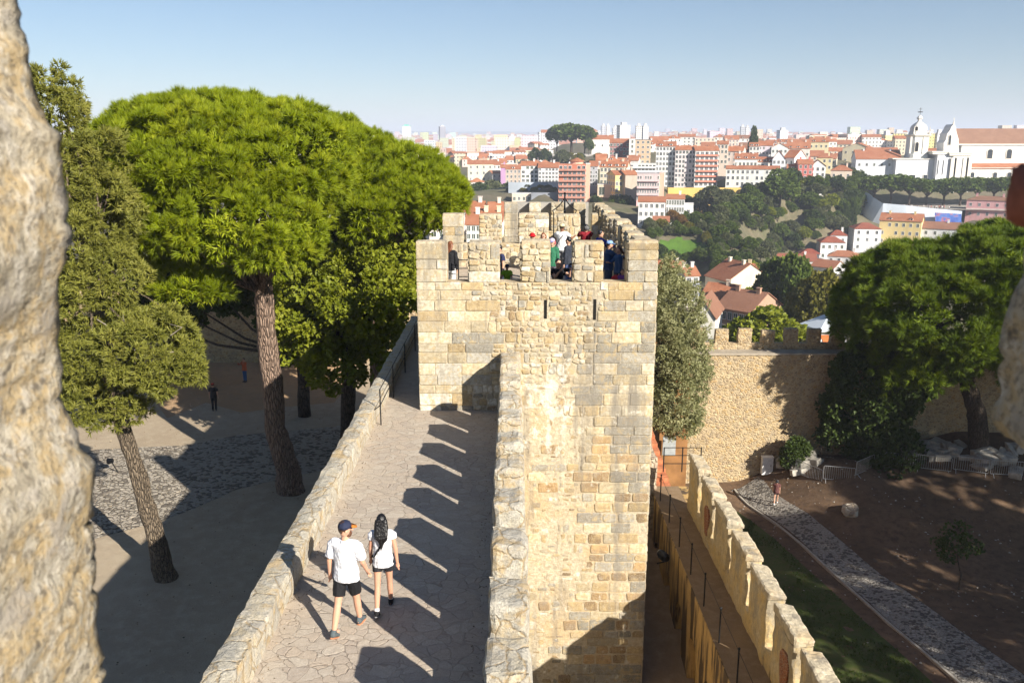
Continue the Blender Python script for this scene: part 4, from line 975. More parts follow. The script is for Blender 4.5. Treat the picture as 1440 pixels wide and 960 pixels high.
H('cream three storey row with red dormered roof above the arch',843,881,235,260,430,CRM,'gx',2.8,3,7,-8,12,dorm=4,**A)
H('beige ground storey with wide dark arches below the cream row',840,864,260,278,415,BEI,'flat',1,1,2,0,9,win=(3.5,4),**A)
H('yellow tenement with blank side wall in shade colour below the white balconied block',864,880,246,280,410,YELW,'gx',1.8,4,3,20,12,**A)
H('blank tenement side coloured as in shade, with pitched roof, right of the yellow tenement',878,896,246,284,408,(.42,.36,.29),'gx',2,0,0,20,12,side=False,**A)  # yellow tenement's side: its shade is put into the brown grey wall colour
H('pink apartments with white window bands below the tall white towers',895,926,245,284,385,(.68,.45,.45),'flat',1,4,9,0,12,win=(1.0,1.4),balc=(0.62,0.47,0.47),roofcol=(.45,.4,.4),**A)
H('salmon stair tower at the right side of the pink apartments',926,933,243,283,386,SAL,'flat',1,0,0,0,12,side=False,**A)
H('white stepped terrace block with long balconies above the pink apartments',881,922,231,247,445,(0.67,0.66,0.65),'flat',1,3,8,0,11,win=(1.6,1.3),balc=(0.67,0.66,0.65),**A)
H('brown beige tower block with small square windows and dark top band',893,914,197,231,520,(.52,.38,.25),'flat',1,5,3,0,13,win=(1.3,1.3),roofcol=(.16,.15,.15),**A)
H('white flank of the brown beige tower block, on its left',884,893,196,230,521,(.66,.64,.6),'flat',1,5,1,0,12,side=False,**A)
H('dark red apartments with red roof left of the brown beige tower block',857,884,201,231,530,DKR,'gx',2.4,5,6,0,12,win=(1.3,1.5),**A)
H('tall white apartment tower with many windows, left of the pale pink tower',921,948,206,262,475,(0.69,0.68,0.66),'gx',2.5,8,6,0,12,win=(1.6,1.5),dorm=2,**A)
H('tall pale pink white tower between the white tower and the red balconied one',948,976,211,263,470,(0.62,0.55,0.55),'gx',2.3,8,6,0,12,win=(1.6,1.5),**A)
H('white apartment tower with red balcony bands at the end of the high row',976,1008,212,263,465,(0.65,0.62,0.60),'gx',2.3,7,5,8,12,win=(1.6,1.5),balc=(.58,.22,.15),**A)
H('long white three storey house with small balconies above the yellow wall',1021,1093,238,263,455,(0.69,0.69,0.65),'gx',1.6,3,11,0,12,win=(1.1,1.6),door=True,**A)
H('red dormered house row right behind the long white house',1033,1064,224,238,475,(.68,.66,.62),'gx',3.2,1,6,0,11,dorm=3)
H('white dormered house right behind the long white house, beside the grey gabled ones',1064,1086,228,239,474,(0.64,0.63,0.60),'gx',2.6,1,4,0,11,dorm=3)
H('grey white gabled house with ornate front right of the long white house',1085,1102,224,250,468,(.66,.68,.72),'gy',4.5,3,3,0,12)
H('white gable house with tall red roof beside the grey gabled house',1100,1116,222,248,470,(0.69,0.67,0.65),'gx',4.2,2,2,-30,12)
H('narrow white house with dormer left of the red fronted house',1106,1121,238,254,462,(0.67,0.66,0.65),'gx',2.4,2,3,0,10,dorm=1)
H('red fronted narrow house above the wooded slope',1121,1141,231,261,458,(.50,.14,.12),'gx',2.4,4,3,8,10)
H('white gable house at the right end of the row, above the wooded slope',1138,1159,234,258,458,(0.71,0.70,0.67),'gy',3.2,3,3,4,11)
H('orange roofed low house partly hidden by the wooded slope trees',1168,1196,240,254,500,(.66,.55,.45),'hip',3.0,1,3,0,12)
H('beige plain fronted apartments behind the red balconied tower',1007,1022,203,238,500,(.60,.49,.40),'gx',2,5,3,0,11,**A)
H('beige pink house with wide red roof right of the beige apartments',1021,1043,213,236,500,(.60,.50,.44),'gx',3,3,3,-10,11)
H('pale yellow house with red roof above the right end of the row',1137,1163,200,224,600,(0.64,0.55,0.34),'gx',3.2,2,4,0,12,dorm=2)
H('small yellow house below the pale yellow one, above the white gable house',1148,1169,222,240,520,(0.64,0.56,0.33),'hip',2,2,3,0,10)
H('white villa house with pediment among the hillside roofs',1084,1106,208,228,545,(0.69,0.68,0.66),'gy',2.8,2,4,0,11)
H('long red roofed house with dormers right of the white villa',1106,1137,209,226,560,(0.60,0.57,0.52),'gx',4.6,1,5,0,13,dorm=3)
H('lilac white house among the hillside roofs, left of the white villa',1066,1085,205,226,560,(0.60,0.53,0.58),'gx',2.8,3,4,0,11)
H('white house with two dormers left of the lilac white one',1053,1067,206,226,558,(0.65,0.64,0.60),'gx',2.4,3,3,0,11,dorm=2)
# the yellow wall and walls below the rows
yw=MB(); a=P(935,282,452); b=P(1044,284,440); zt=P(990,264,446).z
yw.box(a.x,b.x,444,447,a.z-8,zt); tag(yw.build('yellow_wall',plain('yellow_render',(.62,.42,.13),.9,0,.12,.08)),'long bright yellow garden wall below the white houses','wall')
w2=MB(); a=P(715,262,432); b=P(786,263,428); w2.box(a.x,b.x,425,426,a.z-3,P(750,256.5,425).z); tag(w2.build('grey_fence_wall',plain('grey_blue_fence',(.34,.38,.43),.8,0,.15,.1)),'grey blue fence wall at the foot of the white panelled apartments','wall')
w3=MB(); a=P(747,284,405); b=P(785,284,405); w3.box(a.x,b.x,405,407,a.z-6,P(760,271,405).z); tag(w3.build('concrete_wall',plain('concrete_grey',(.22,.23,.26),.9,0,.2,.2)),'dark grey concrete retaining wall left of the red brick apartments','wall')
H('ruined beige wall house left of the dark concrete wall',720,747,273,286,408,(.62,.52,.42),'flat',1,1,4,0,8)
H('white house with red roof below the pink apartments, with tall windows',897,934,284,318,350,(0.67,0.66,0.65),'gx',1.8,3,5,0,11)
H('grey white modern house with vertical windows right of the white red roofed one',936,961,280,310,355,(0.60,0.61,0.62),'gx',1.6,3,7,0,11,win=(.8,2.0))
H('white annex right of the grey white modern house, under the yellow wall',961,974,288,308,360,(0.69,0.68,0.66),'flat',1,1,1,0,9)
H('small white house near the park, below the white red roofed house',918,940,312,326,340,(0.64,0.63,0.62),'gx',1.8,1,3,0,9)
# left group seen past the big pine
H('cream apartments with a blue wall painting, beside the big umbrella pine',658,694,231,256,560,(0.64,0.58,0.45),'gx',2.6,3,4,0,13,**A)
p=P(674,240,559.5); m=MB(); m.quad((p.x-2.6,0,p.z-3.5),(p.x+2.0,0,p.z-3.8),(p.x+2.4,0,p.z+3.6),(p.x-2.0,0,p.z+3.2)); 
H('white apartments with small windows right of the blue painted ones',688,704,232,257,570,(0.69,0.67,0.64),'gx',2.4,4,3,0,12,**A)
H('grey tenement with shaded side in front of the white apartments',692,706,244,260,552,(.42,.40,.37),'gx',1.6,2,2,15,12,**A)
H('purple sided narrow house left of the beige row',704,711,236,258,545,MAU,'gx',2,0,0,0,12,side=False)
H('beige brown house row with red roofs right of the purple side',711,733,238,259,545,(.46,.37,.30),'gx',2.6,3,4,0,12,dorm=1)
H('low white house with orange roof in front of the blue painted apartments',660,681,256,266,500,(0.64,0.60,0.57),'hip',2.2,1,3,0,10)
for i,(x0,x1,ye,yb,Y,c) in enumerate(((652,678,298,318,210,(0.64,0.58,0.53)),(656,676,316,338,190,(0.67,0.64,0.58)),(688,708,298,316,225,(0.62,0.55,0.45)),(604,640,312,335,200,(.7,.62,.55)),(676,706,312,332,205,(.68,.6,.42)),(460,520,300,330,210,(0.64,0.60,0.55)),(330,380,330,360,180,(.7,.66,.6)))):
    H(['white house with red roof in the first gap between tower battlements','lower white house with red roof inside the first battlement gap','red roofed house showing over the second tower battlement','house roof glimpsed under the big pine, beside the tower corner','yellow red roofed house glimpsed in the second battlement gap','red roofed house glimpsed beneath the second umbrella pine','pale house glimpsed through the cypress branches'][i],x0,x1,ye,yb,Y,c,'gx',2.2,2,3,-8+5*i%17,9)
mk=empty('market_roof',P(682,295,300),0,'long pale blue white canopy roof beyond the tower, below the trees','canopy')
m=MB(); 
for k in range(5): x=-6.6+2.7*k; m.loft([[(x,-3,0),(x+1.35,-3,.9),(x+2.7,-3,0)],[(x,5,.6),(x+1.35,5,1.5),(x+2.7,5,.6)]])
m.build('roof_sheet',plain('pale_sheet',(.62,.68,.75),.5,0,.06),mk)
m=MB(); m.box(-6.4,6.7,-2.5,4.5,-5,.0); m.build('wall',WALL,mk,color=(.5,.5,.52))
# hilltop lookout
m=MB(); a=P(772,221,690); b=P(855,221,690); m.box(a.x,b.x,690,720,a.z-6,P(800,213,690).z-2); tag(m.build('lookout_wall',plain('lookout_stone',(.33,.31,.29),.9,0,.2,.2)),'grey stone lookout wall under the hilltop pines','wall')
H('white chapel with red roof right of the hilltop pines',832,862,196,214,690,(0.71,0.69,0.65),'gx',3.2,1,3,0,12,name='chapel',cat='chapel')
H('red roofed palace with turret behind the hilltop pines',812,840,184,200,900,(.66,.42,.34),'hip',4,2,6,0,18,name='palace',cat='building')
st=MB(); a=P(803,226,655); st.loft([[(a.x-2,655,a.z-6),(a.x+1,655,a.z-6),(a.x+1,655,a.z-2),(a.x-2,655,a.z-2)],[(a.x+4,675,a.z-2),(a.x+8,675,a.z-2),(a.x+8,675,a.z+5),(a.x+4,675,a.z+5)]]); tag(st.build('white_stairway',FRAME),'white stairway wall climbing to the hilltop lookout','stairs')
# ---- far towers standing out of the haze
def tower_block(label,x0,x1,yt,yb,Y,c,rot=0,flat=(.5,.5,.5)):
    pb=P((x0+x1)/2,yb,Y); w=(x1-x0)*Y/FPX*.8; h=P(x0,yt,Y).z-pb.z; r=empty('tower_block',pb,R(rot),label,'tower block')
    m=MB(); m.box(-w/2,w/2,0,w*.8,-30,h); m.build('wall',FACADE,r,color=c); m=MB(); m.box(-w/4,w/4,w*.2,w*.5,h+.01,h+3.5); m.box(-w/2-.3,w/2+.3,-.3,w*.8+.3,h-.8,h+.005); m.build('roof',WALL,r,color=flat)
for a in (('pale tower with green top, tallest in the hazy city beside the big pine',565,579,177,205,2500,(.62,.66,.66),0,(.1,.5,.38)),('dark slab tower right of the green topped one',618,628,178,205,2500,(.28,.28,.32),20),('twin white slab tower near the left side of the hilltop pines',757,768,186,216,1500,(0.60,0.60,0.62),15),('grey white slab tower beside the twin white slab',766,775,187,214,1550,(.52,.54,.58),0),
 ('slim pale tower in the middle of the hazy city',715,726,192,216,1900,(.66,.68,.68),10),('grey tower right of the hilltop palace',845,852,177,200,1500,(.42,.43,.47),10),('white tower touching the grey tower, right of the palace',852,858,177,200,1500,(0.64,0.62,0.60),10),('wide white block on the skyline above the dark red apartments',869,888,176,204,1150,(0.67,0.65,0.60),15),('grey slab behind the wide white block',860,872,180,204,1250,(.5,.5,.52),0),('pale slab above the brown beige tower block',893,903,177,204,1300,(.6,.58,.55),0),('white slab right of the pale slab on the skyline',903,912,177,204,1320,(0.64,0.63,0.62),12),
 ('grey tower on the skyline left of the araucaria tree',1040,1047,178,205,1500,(.40,.41,.44),0),('pale grey tower attached to the grey one by the araucaria tree',1047,1053,179,205,1500,(.6,.6,.62),0),('white lilac block on the skyline right of the araucaria tree',1094,1109,183,204,1300,(.66,.66,.72),14),('mauve block on the far skyline right of the roofs',1172,1190,190,210,1300,(.48,.42,.50),10),('white stepped block beside the mauve one',1192,1206,190,214,1250,(0.67,0.65,0.64),0),('cream white block right of the white stepped block',1206,1222,191,214,1220,(0.65,0.60,0.52),20),('yellow tower block left of the church belfry',1239,1256,189,222,900,(.66,.58,.26),25),('bright yellow tower block touching the belfry',1252,1273,187,222,900,(0.64,0.55,0.22),-10),('yellow tower block just right of the belfry dome',1303,1312,187,222,900,(0.64,0.55,0.22),0),('white tower block between belfry and church gable',1313,1326,187,222,900,(0.62,0.62,0.64),15)): tower_block(*a)
# ---- rows of hillside houses
def fname(c): return c
CN=[((0.69,0.67,0.64),'white'),((0.64,0.57,0.43),'cream'),((.66,.48,.42),'pink'),((0.60,0.52,0.31),'yellow'),((.56,.54,.52),'grey'),((.62,.5,.4),'beige')]
num=['first','second','third','fourth','fifth','sixth','seventh','eighth','ninth','tenth','eleventh','twelfth','thirteenth','fourteenth','fifteenth','sixteenth','seventeenth','eighteenth']
def row(desc,x0,x1,yb,Y,hp,wp,grp,slope=0,k0=0):
    x=x0; i=0
    while x<x1:
        w=rnd.uniform(*wp); h=rnd.uniform(*hp); c,cn=rnd.choices(CN,[6,3,2,1.5,1.5,1.5])[0]; y=yb+slope*(x-x0)+rnd.uniform(-1,1); flat=rnd.random()<.18
        rows=max(1,round(h*Y/FPX/3.2)); cols=max(2,round(w*Y/FPX/3.3))
        H('%s %s house, %s from the tower in the %s'%(cn,'flat roofed' if flat else 'red roofed',num[min(i,17)],desc),x,x+w,y-h,y,Y+rnd.uniform(-12,12),c,'flat' if flat else rnd.choice(['gx','gx','hip']),rnd.uniform(2.2,3.8),rows,cols,rnd.uniform(-14,14),11,roofm=None if rnd.random()<.85 or flat else ROOF_OLD,group=grp,dorm=rnd.choice([0,0,1,2]) if not flat and rows*cols<60 else 0,chim=rnd.choice([0,1]),side=False)
        x+=w*rnd.uniform(.82,1.0); i+=1
row('skyline row above the hillside',915,1180,207,740,(9,15),(15,28),'skyline houses above the hillside roofs',.02)
row('second row below the skyline',985,1180,216,640,(7,12),(14,24),'houses in the second row below the skyline',.03)
row('row beside the white towers',905,925,212,600,(8,12),(14,20),'houses left of the high white towers')
row('third row of hillside roofs',1020,1170,228,575,(8,13),(14,22),'houses in the third row of hillside roofs',.03)
row('band below the hilltop lookout',690,790,240,640,(7,10),(12,18),'houses below the hilltop lookout')
row('row near the blue painted apartments',650,740,234,760,(6,10),(11,17),'roofs near the blue painted apartments')
row('small row above the cream houses',838,890,236,500,(7,11),(12,18),'small roofs above the cream row')
cpts=np.array([[P(a,b,c).x/c*2.2,math.log(c),P(a,b,c).z] for a,b,c in CTL])
def height(x,y):
    y=max(y,60.); u=np.array([x/y*2.2,math.log(y)]); d2=((cpts[:,:2]-u)**2).sum(1)+.0006; w=d2**-2
    return float((w*cpts[:,2]).sum()/w.sum())
def terrain():
    m=MB(); Ys=[-300,-120,-40,20,50,64,66]+list(np.exp(np.linspace(math.log(74),math.log(14000),120))); rows=[]
    for y in Ys:
        W=max(260,y*1.15); row=[]
        for j in range(121):
            x=(j/60-1)*W
            z=-22 if y<66 else height(x,y) if y<11000 else height(x,11000)
            if 66<=y<110: t=(y-66)/44; z=-22*(1-t)+z*t
            row.append(m.vert((x,y,z-.4)))
        rows.append(row)
    for a,b in zip(rows,rows[1:]):
        for j in range(120): m.face(a[j],a[j+1],b[j+1],b[j])
    tag(m.build('terrain',ground_mat('hill_soil',(.15,.125,.08),(.10,.105,.05),(.20,.165,.11),.06),smooth=True),kind='structure')
terrain()

def GT(px,py,y0=95.,y1=1200.):
    """first point of the city terrain along the pixel"""
    y=y0
    while y<y1:
        p=P(px,py,y)
        if p.z<height(p.x,p.y)-.4: return Vector((p.x,p.y,height(p.x,p.y)-.5))
        y*=1.006
    return None
m=MB(); pts=[]
for layer,(Yh,yb,amp) in enumerate(((10500,185.5,3.0),)):
    n=90; A=[];B=[]
    for k in range(n+1):
        px=-500+2400*k/n; t=P(px,yb-amp*(noise.noise((k*.13,layer*9,0))+.45*noise.noise((k*.41,layer,3))),Yh)
        A.append(t); B.append(Vector((t.x*1.1,Yh+1500,t.z-30)))
    i0=[m.vert((p.x*.95,Yh-900,40)) for p in A]; i1=[m.vert(p) for p in A]; i2=[m.vert(p) for p in B]
    for k in range(n): m.face(i0[k],i0[k+1],i1[k+1],i1[k]); m.face(i1[k],i1[k+1],i2[k+1],i2[k])
tag(m.build('hills',ground_mat('far_hills',(.10,.10,.07),(.13,.12,.09),(.08,.09,.05),.002),smooth=True),kind='structure')
# ---- the far city
def far_house(px,Y,hh,ww,grp,lab):
    p=P(px,200,Y); z=height(p.x,p.y); c,cn=rnd.choices(CN,[8,3,2,1.2,1,1])[0]
    m=MB(); d=ww*.8; red=rnd.random()<.62
    m.mi=0; m.box(-ww/2,ww/2,0,d,-14,hh); m.mi=1
    x=ww/2+.3
    if red: m.loft([[(-x,-.3,hh),(-x,d+.3,hh),(-x,d/2,hh+ww*.16)],[(x,-.3,hh),(x,d+.3,hh),(x,d/2,hh+ww*.16)]])
    else: m.box(-ww/2-.1,ww/2+.1,-.1,d+.1,hh+.003,hh+.8)
    o=m.build('far_house',[FACADE,ROOF if red else TRIM],None,loc=(p.x,Y,z),color=c); o.rotation_euler=(0,0,rnd.uniform(-.8,.8))
    tag(o,'small %s far-off house with %s in the %s'%(cn,'red roof' if red else 'flat roof',lab),'house',grp)
for k in range(285):
    Y=math.exp(rnd.uniform(math.log(760),math.log(1350))); px=rnd.uniform(545,770)
    far_house(px,Y,rnd.uniform(6,12),rnd.uniform(8,14),'houses of the hazy city beside the big pine','hazy city beside the big pine')
for k in range(45):
    far_house(rnd.uniform(1150,1300),rnd.uniform(760,1300),rnd.uniform(8,15),rnd.uniform(12,20),'houses of the hazy city behind the church','hazy city behind the church')
m=MB()
for k in range(9500):
    Y=math.exp(rnd.uniform(math.log(950),math.log(7500))); px=rnd.uniform(60,780) if k%3 else rnd.uniform(780,1440)
    if k%3==0 and Y<1600: Y=rnd.uniform(1600,4500)
    p=P(px,200,Y); z=height(p.x,p.y); s=rnd.uniform(9,18)*(1+Y/9000); hh=rnd.uniform(6,15)*(1 if rnd.random()<.96 else 2.4); c=rnd.choices(CN,[8,3,2,1.2,1.5,1])[0][0]
    m.mi=0; m.cur=tuple(v*rnd.uniform(.7,.95) for v in c); m.box(p.x-s/2,p.x+s/2,Y,Y+s*.8,z-14,z+hh)
    if rnd.random()<.6 and hh<22: m.mi=1; x=s/2+.3; m.loft([[(p.x-x,Y-.3,z+hh),(p.x-x,Y+s*.8,z+hh),(p.x-x,Y+s*.4,z+hh+s*.17)],[(p.x+x,Y-.3,z+hh),(p.x+x,Y+s*.8,z+hh),(p.x+x,Y+s*.4,z+hh+s*.17)]])
tag(m.build('distant_city',[FACADE_V,ROOF],colors=True),'hazy mass of white and red roofed city reaching to the horizon','city',kind='stuff')
# ================================================================== trees
def sphere_dirs(n):
    d=rng.normal(0,1,(n,3)); return d/np.linalg.norm(d,axis=1)[:,None]
def crown_points(lobes, spacing, pr, tufts, lowcut=-.5, shell=(.86,1.04), up=.35, inside=.72):
    """lobes: (centre, (rx,ry,rz)); puffs are strewn over every lobe's surface and tufts over every puff"""
    C=[];Nn=[]
    for c,r in lobes:
        r=np.array(r); area=4*math.pi*((r[0]*r[1])**1.6/3+(r[0]*r[2])**1.6/3+(r[1]*r[2])**1.6/3)**(1/1.6)
        n=max(6,int(area/spacing**2)); d=sphere_dirs(int(n*1.6)); d=d[d[:,2]>lowcut][:n]
        p=np.array(c)+d*r*rng.uniform(shell[0],shell[1],(len(d),1))
        nn=d/r; nn/=np.linalg.norm(nn,axis=1)[:,None]
        keep=np.ones(len(p),bool)
        for c2,r2 in lobes:
            if c2 is c: continue
            q=(p-np.array(c2))/np.array(r2); keep&=(q**2).sum(1)>inside**2
        C.append(p[keep]);Nn.append(nn[keep])
    C=np.concatenate(C);Nn=np.concatenate(Nn); n=len(C)
    d=sphere_dirs(n*tufts); base=np.repeat(Nn,tufts,0); d=d+base*.6+np.array([0,0,up]); d/=np.linalg.norm(d,axis=1)[:,None]
    R_=np.repeat(pr*rng.uniform(.65,1.25,n),tufts)[:,None]
    pos=np.repeat(C,tufts,0)+d*R_*rng.uniform(.55,1.0,(n*tufts,1))
    tint=np.clip(np.repeat(rng.normal(.5,.2,n),tufts)+rng.normal(0,.12,n*tufts),0,1)
    return pos,d,tint,C
def L(px,py,Y,rx,ry,rd):
    k=Y/FPX; c=P(px,py,Y); return (tuple(c),(rx*k,rd,ry*k))
def rel(lobes,b): return [((c[0]-b[0],c[1]-b[1],c[2]-b[2]),r) for c,r in lobes]
def trunk_mesh(pts,rad,seg=12,amp=.08,seed=0):
    m=MB(); out=[];rr=[]
    pts=[Vector(p) for p in pts]
    for i in range(len(pts)-1):
        for s in range(6):
            t=s/6; p=pts[i].lerp(pts[i+1],t); out.append(p+noise.noise_vector(p*.5+Vector((seed,0,0)))*amp); rr.append(rad[i]*(1-t)+rad[i+1]*t)
    out.append(pts[-1]); rr.append(rad[-1])
    m.tube(out,rr,seg)
    m.v=[tuple(Vector(v)+noise.noise_vector(Vector(v)*2.3)*rr[0]*.14) for v in m.v]
    return m
def limbs(m,a,targets,r0,seed=0):
    for i,t in enumerate(targets):
        a_=Vector(a); t=Vector(t); mid=a_.lerp(t,.5)+Vector((rnd.uniform(-.4,.4),rnd.uniform(-.4,.4),-.06*(t-a_).length)); m.tube([a_,a_.lerp(mid,.5),mid,mid.lerp(t,.6),t],[r0,r0*.8,r0*.6,r0*.4,r0*.15],7)
def big_tree(name,label,cat,base,trunkpts,trad,lobes,leaf,bark,spec,limbn=8,group=None,amp=.1):
    b=Vector(base); root=empty(name,b,0,label,cat,group)
    tm=trunk_mesh([Vector(p)-b for p in trunkpts],trad,14,amp,b.x); tm.build('trunk',bark,root,smooth=True)
    if 'core' in spec:
        kx,l_,w_=spec['core']; ic=[(c,tuple(max(x*.5,x-1.25*spec['sp']) for x in r)) for c,r in rel(lobes,b)]; p2,d2,t2,_=crown_points(ic,kx,.5,20,-.7,(.8,1.05),.2,.9); blades('inner_foliage',p2,d2,9,l_,w_,.8,leaf,t2,root)
        lobes=[(c,tuple(max(x*.6,x-.62*spec['sp']) for x in r)) for c,r in lobes]
    lb=rel(lobes,b); pos,d,tint,C=crown_points(lb,spec['sp'],spec['pr'],spec['tufts'],spec.get('low',-.5),spec.get('shell',(.86,1.04)),spec.get('up',.35),spec.get('inside',.72))
    blades('crown',pos,d,spec['k'],spec['len'],spec['w'],spec['spread'],leaf,tint,root,leaf=spec.get('leaf',False))
    if limbn:
        lm=MB(); top=Vector(trunkpts[-1])-b
        for k in range(limbn):
            c=Vector(C[rnd.randrange(len(C))]); limbs(lm,top+Vector((0,0,-rnd.uniform(0,.25)*top.z*.4)),[top.lerp(c,.93)],trad[-1]*.45)
        lm.build('limb',bark,root,smooth=True)
    return root
PN=dict(sp=.68,pr=.42,tufts=11,k=32,len=.36,w=.032,spread=.33,low=-.65,up=.85,shell=(.90,1.07),inside=.86,core=(.72,.28,.09))
b=G(409,690,CY)
big_tree('umbrella_pine','huge bright green umbrella pine with bare leaning trunk in the courtyard','pine tree',b,[b+Vector((0,0,-.3)),b+Vector((-.1,0,1)),P(388,600,38.3),P(380,500,38.3),P(371,420,38.2),P(368,385,38.2)],[.72,.57,.49,.45,.43,.40],
 [L(300,235,38,165,95,7.0),L(200,225,38,82,52,4.5),L(412,238,37.5,84,92,5),L(330,305,35.5,132,82,4.5),L(385,345,36,72,42,3.5),L(235,305,36.5,60,62,3.6),L(272,408,34.6,60,32,2.0),L(215,345,36,46,42,2.4),L(310,190,39,135,55,6),L(250,385,35.3,40,22,1.5)],PINE,BARK_P,PN,16)
b=G(540,640,CY); b=Vector((P(530,500,46).x,46,CY))
big_tree('umbrella_pine','second umbrella pine crown behind the huge one, reaching toward the square tower','pine tree',b,[b,P(532,470,46),P(530,400,46),P(530,340,46)],[.6,.5,.42,.36],
 [L(555,262,44,92,58,5),L(500,228,44,64,50,4),L(604,276,43,56,46,4),L(530,298,42,62,45,4),L(624,276,45,38,40,3),L(600,306,43.5,38,28,2.4),L(470,195,45,45,34,3)],PINE,BARK_P,PN,12)
b=G(236,812,CY)
CY_=dict(sp=.52,pr=.36,tufts=18,k=12,len=.22,w=.05,spread=.6,low=-.9,up=.2,shell=(.7,1.06),inside=.8)
ct=big_tree('cypress_tree','olive green old cypress with a bare leaning trunk, left of the umbrella pine','cypress tree',b,[b+Vector((0,0,-.2)),b+Vector((-.15,0,.9)),P(212,730,29.9),P(185,640,29.9),P(165,570,29.9),P(150,480,29.9),P(120,330,30)],[.46,.36,.31,.28,.27,.25,.15],
 [L(72,150,31,34,50,1.3),L(60,210,31,60,60,1.7),L(112,270,30.5,58,62,1.9),L(152,225,31,26,42,1.1),L(90,340,30,80,75,2.2),L(150,305,30.3,32,55,1.3),L(122,430,29.7,58,55,1.9),L(200,490,29,68,46,2.0),L(130,500,29.4,55,60,1.9),L(150,555,29.2,58,44,1.8),L(244,518,28.8,42,28,1.3),L(158,395,29.7,36,46,1.4),L(225,470,29,36,30,1.3)],CYP,BARK_C,CY_,18,amp=.12)
bw_=MB()
for k in range(14):
    a=P(rnd.choice((190,205,150,240)),rnd.uniform(440,540),28.3)-b; bw_.tube([a,a+Vector((rnd.uniform(-.4,.5),rnd.uniform(-.3,.1),rnd.uniform(-.1,.5))),a+Vector((rnd.uniform(-.8,1.2),rnd.uniform(-.6,0),rnd.uniform(0,.9)))],[.02,.013,.006],5)
bw_.build('bare_twigs',plain('dead_wood',(.26,.22,.18),.9),ct)
BD=dict(sp=.78,pr=.60,tufts=30,k=5,len=.25,w=.18,spread=.8,low=-.8,leaf=True,up=.15,shell=(.6,1.05))
b=Vector((P(488,600,43).x,43,CY))
big_tree('broadleaf_tree','leafy yellow green tree against the left side of the square tower','broadleaf tree',b,[b,P(490,540,43),P(486,480,43),P(490,440,43)],[.42,.36,.3,.25],
 [L(520,420,41,62,60,3.0),L(455,455,41.5,54,54,3.2),L(552,372,42.5,40,38,2.4),L(482,395,42.5,62,44,3.2),L(545,475,41,38,44,2.0),L(432,420,44,38,46,2.8),L(480,512,40.5,50,28,2.4),L(424,480,42.5,30,34,2.2)],BROAD,BARK_D,dict(BD,sp=.92,shell=(.5,1.16),k=5,tufts=24),26)
b=Vector((P(425,520,50).x,50,CY))
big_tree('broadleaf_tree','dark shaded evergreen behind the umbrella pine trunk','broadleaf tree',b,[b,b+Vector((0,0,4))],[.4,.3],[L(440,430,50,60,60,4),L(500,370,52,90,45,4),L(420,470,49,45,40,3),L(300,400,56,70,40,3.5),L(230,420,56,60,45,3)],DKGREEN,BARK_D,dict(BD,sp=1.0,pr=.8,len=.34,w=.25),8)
b=Vector((P(914,640,41).x,41,-9))
big_tree('olive_tree','grey green drooping olive tree squeezed behind the right edge of the square tower','olive tree',b,[b,P(916,600,41),P(930,540,41)],[.3,.24,.2],
 [L(948,440,41,34,62,1.9),L(950,540,41,36,62,2.0),L(922,500,41.5,35,90,2),L(968,505,40.6,22,48,1.3),L(936,412,43,24,22,1.4),L(938,566,40.5,32,36,1.5),L(958,580,40.2,22,20,1.2),L(920,420,43,26,50,1.6)],OLIVE,BARK_D,dict(sp=.56,pr=.44,tufts=30,k=6,len=.19,w=.05,spread=.8,low=-1,leaf=True,up=-.1,shell=(.55,1.16)),10)
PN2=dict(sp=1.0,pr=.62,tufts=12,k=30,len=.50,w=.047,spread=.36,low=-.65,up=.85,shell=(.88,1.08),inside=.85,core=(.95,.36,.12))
b=G(1380,640,YZ+1.5); b=Vector((P(1385,620,54).x,54,YZ+1))
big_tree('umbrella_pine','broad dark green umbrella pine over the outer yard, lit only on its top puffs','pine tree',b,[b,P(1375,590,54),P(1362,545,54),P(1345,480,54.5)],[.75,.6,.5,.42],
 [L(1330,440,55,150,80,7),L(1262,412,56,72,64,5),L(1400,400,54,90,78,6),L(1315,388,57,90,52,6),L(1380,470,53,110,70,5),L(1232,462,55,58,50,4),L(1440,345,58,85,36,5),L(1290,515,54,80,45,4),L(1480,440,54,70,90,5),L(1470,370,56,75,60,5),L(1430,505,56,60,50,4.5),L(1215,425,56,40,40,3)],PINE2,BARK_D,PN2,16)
b=Vector((P(1225,640,56).x,56,YZ+.5))
big_tree('dark_evergreen','near black evergreen shrub tree beneath the broad pine, against the outer wall','shrub',b,[b,b+Vector((0,0,5))],[.3,.2],[L(1225,560,55.5,58,85,2.6),L(1250,640,55,50,34,2.4),L(1188,590,55.8,28,48,1.2),L(1262,530,55,40,60,2.4)],DKGREEN,BARK_D,dict(BD,sp=.9,pr=.7,len=.3,w=.2),4)
b=G(1115,652,YZ)
big_tree('small_shrub','small spiky dark shrub at the foot of the outer wall by the barriers','shrub',Vector((b.x,55.5,yard(b.x,55.5))),[Vector((b.x,55.5,yard(b.x,55.5))),Vector((b.x,55.5,yard(b.x,55.5)+1))],[.06,.04],[L(1117,638,55.5,16,20,.8)],DKGREEN,BARK_D,dict(BD,sp=.5,pr=.4,len=.3,w=.08),3)
b=G(1348,828,YZ)
big_tree('young_sapling','thin young sapling with sparse dark leaves standing on the bare red earth','sapling',b,[b,b+Vector((.05,0,.9)),P(1347,775,b.y)],[.05,.04,.025],[L(1345,765,b.y,26,24,.75),L(1322,768,b.y,16,12,.4),L(1368,768,b.y,14,12,.4),L(1345,745,b.y,14,12,.4)],DKGREEN,BARK_D,dict(BD,sp=.5,pr=.3,tufts=9,k=4,len=.17,w=.1),6)
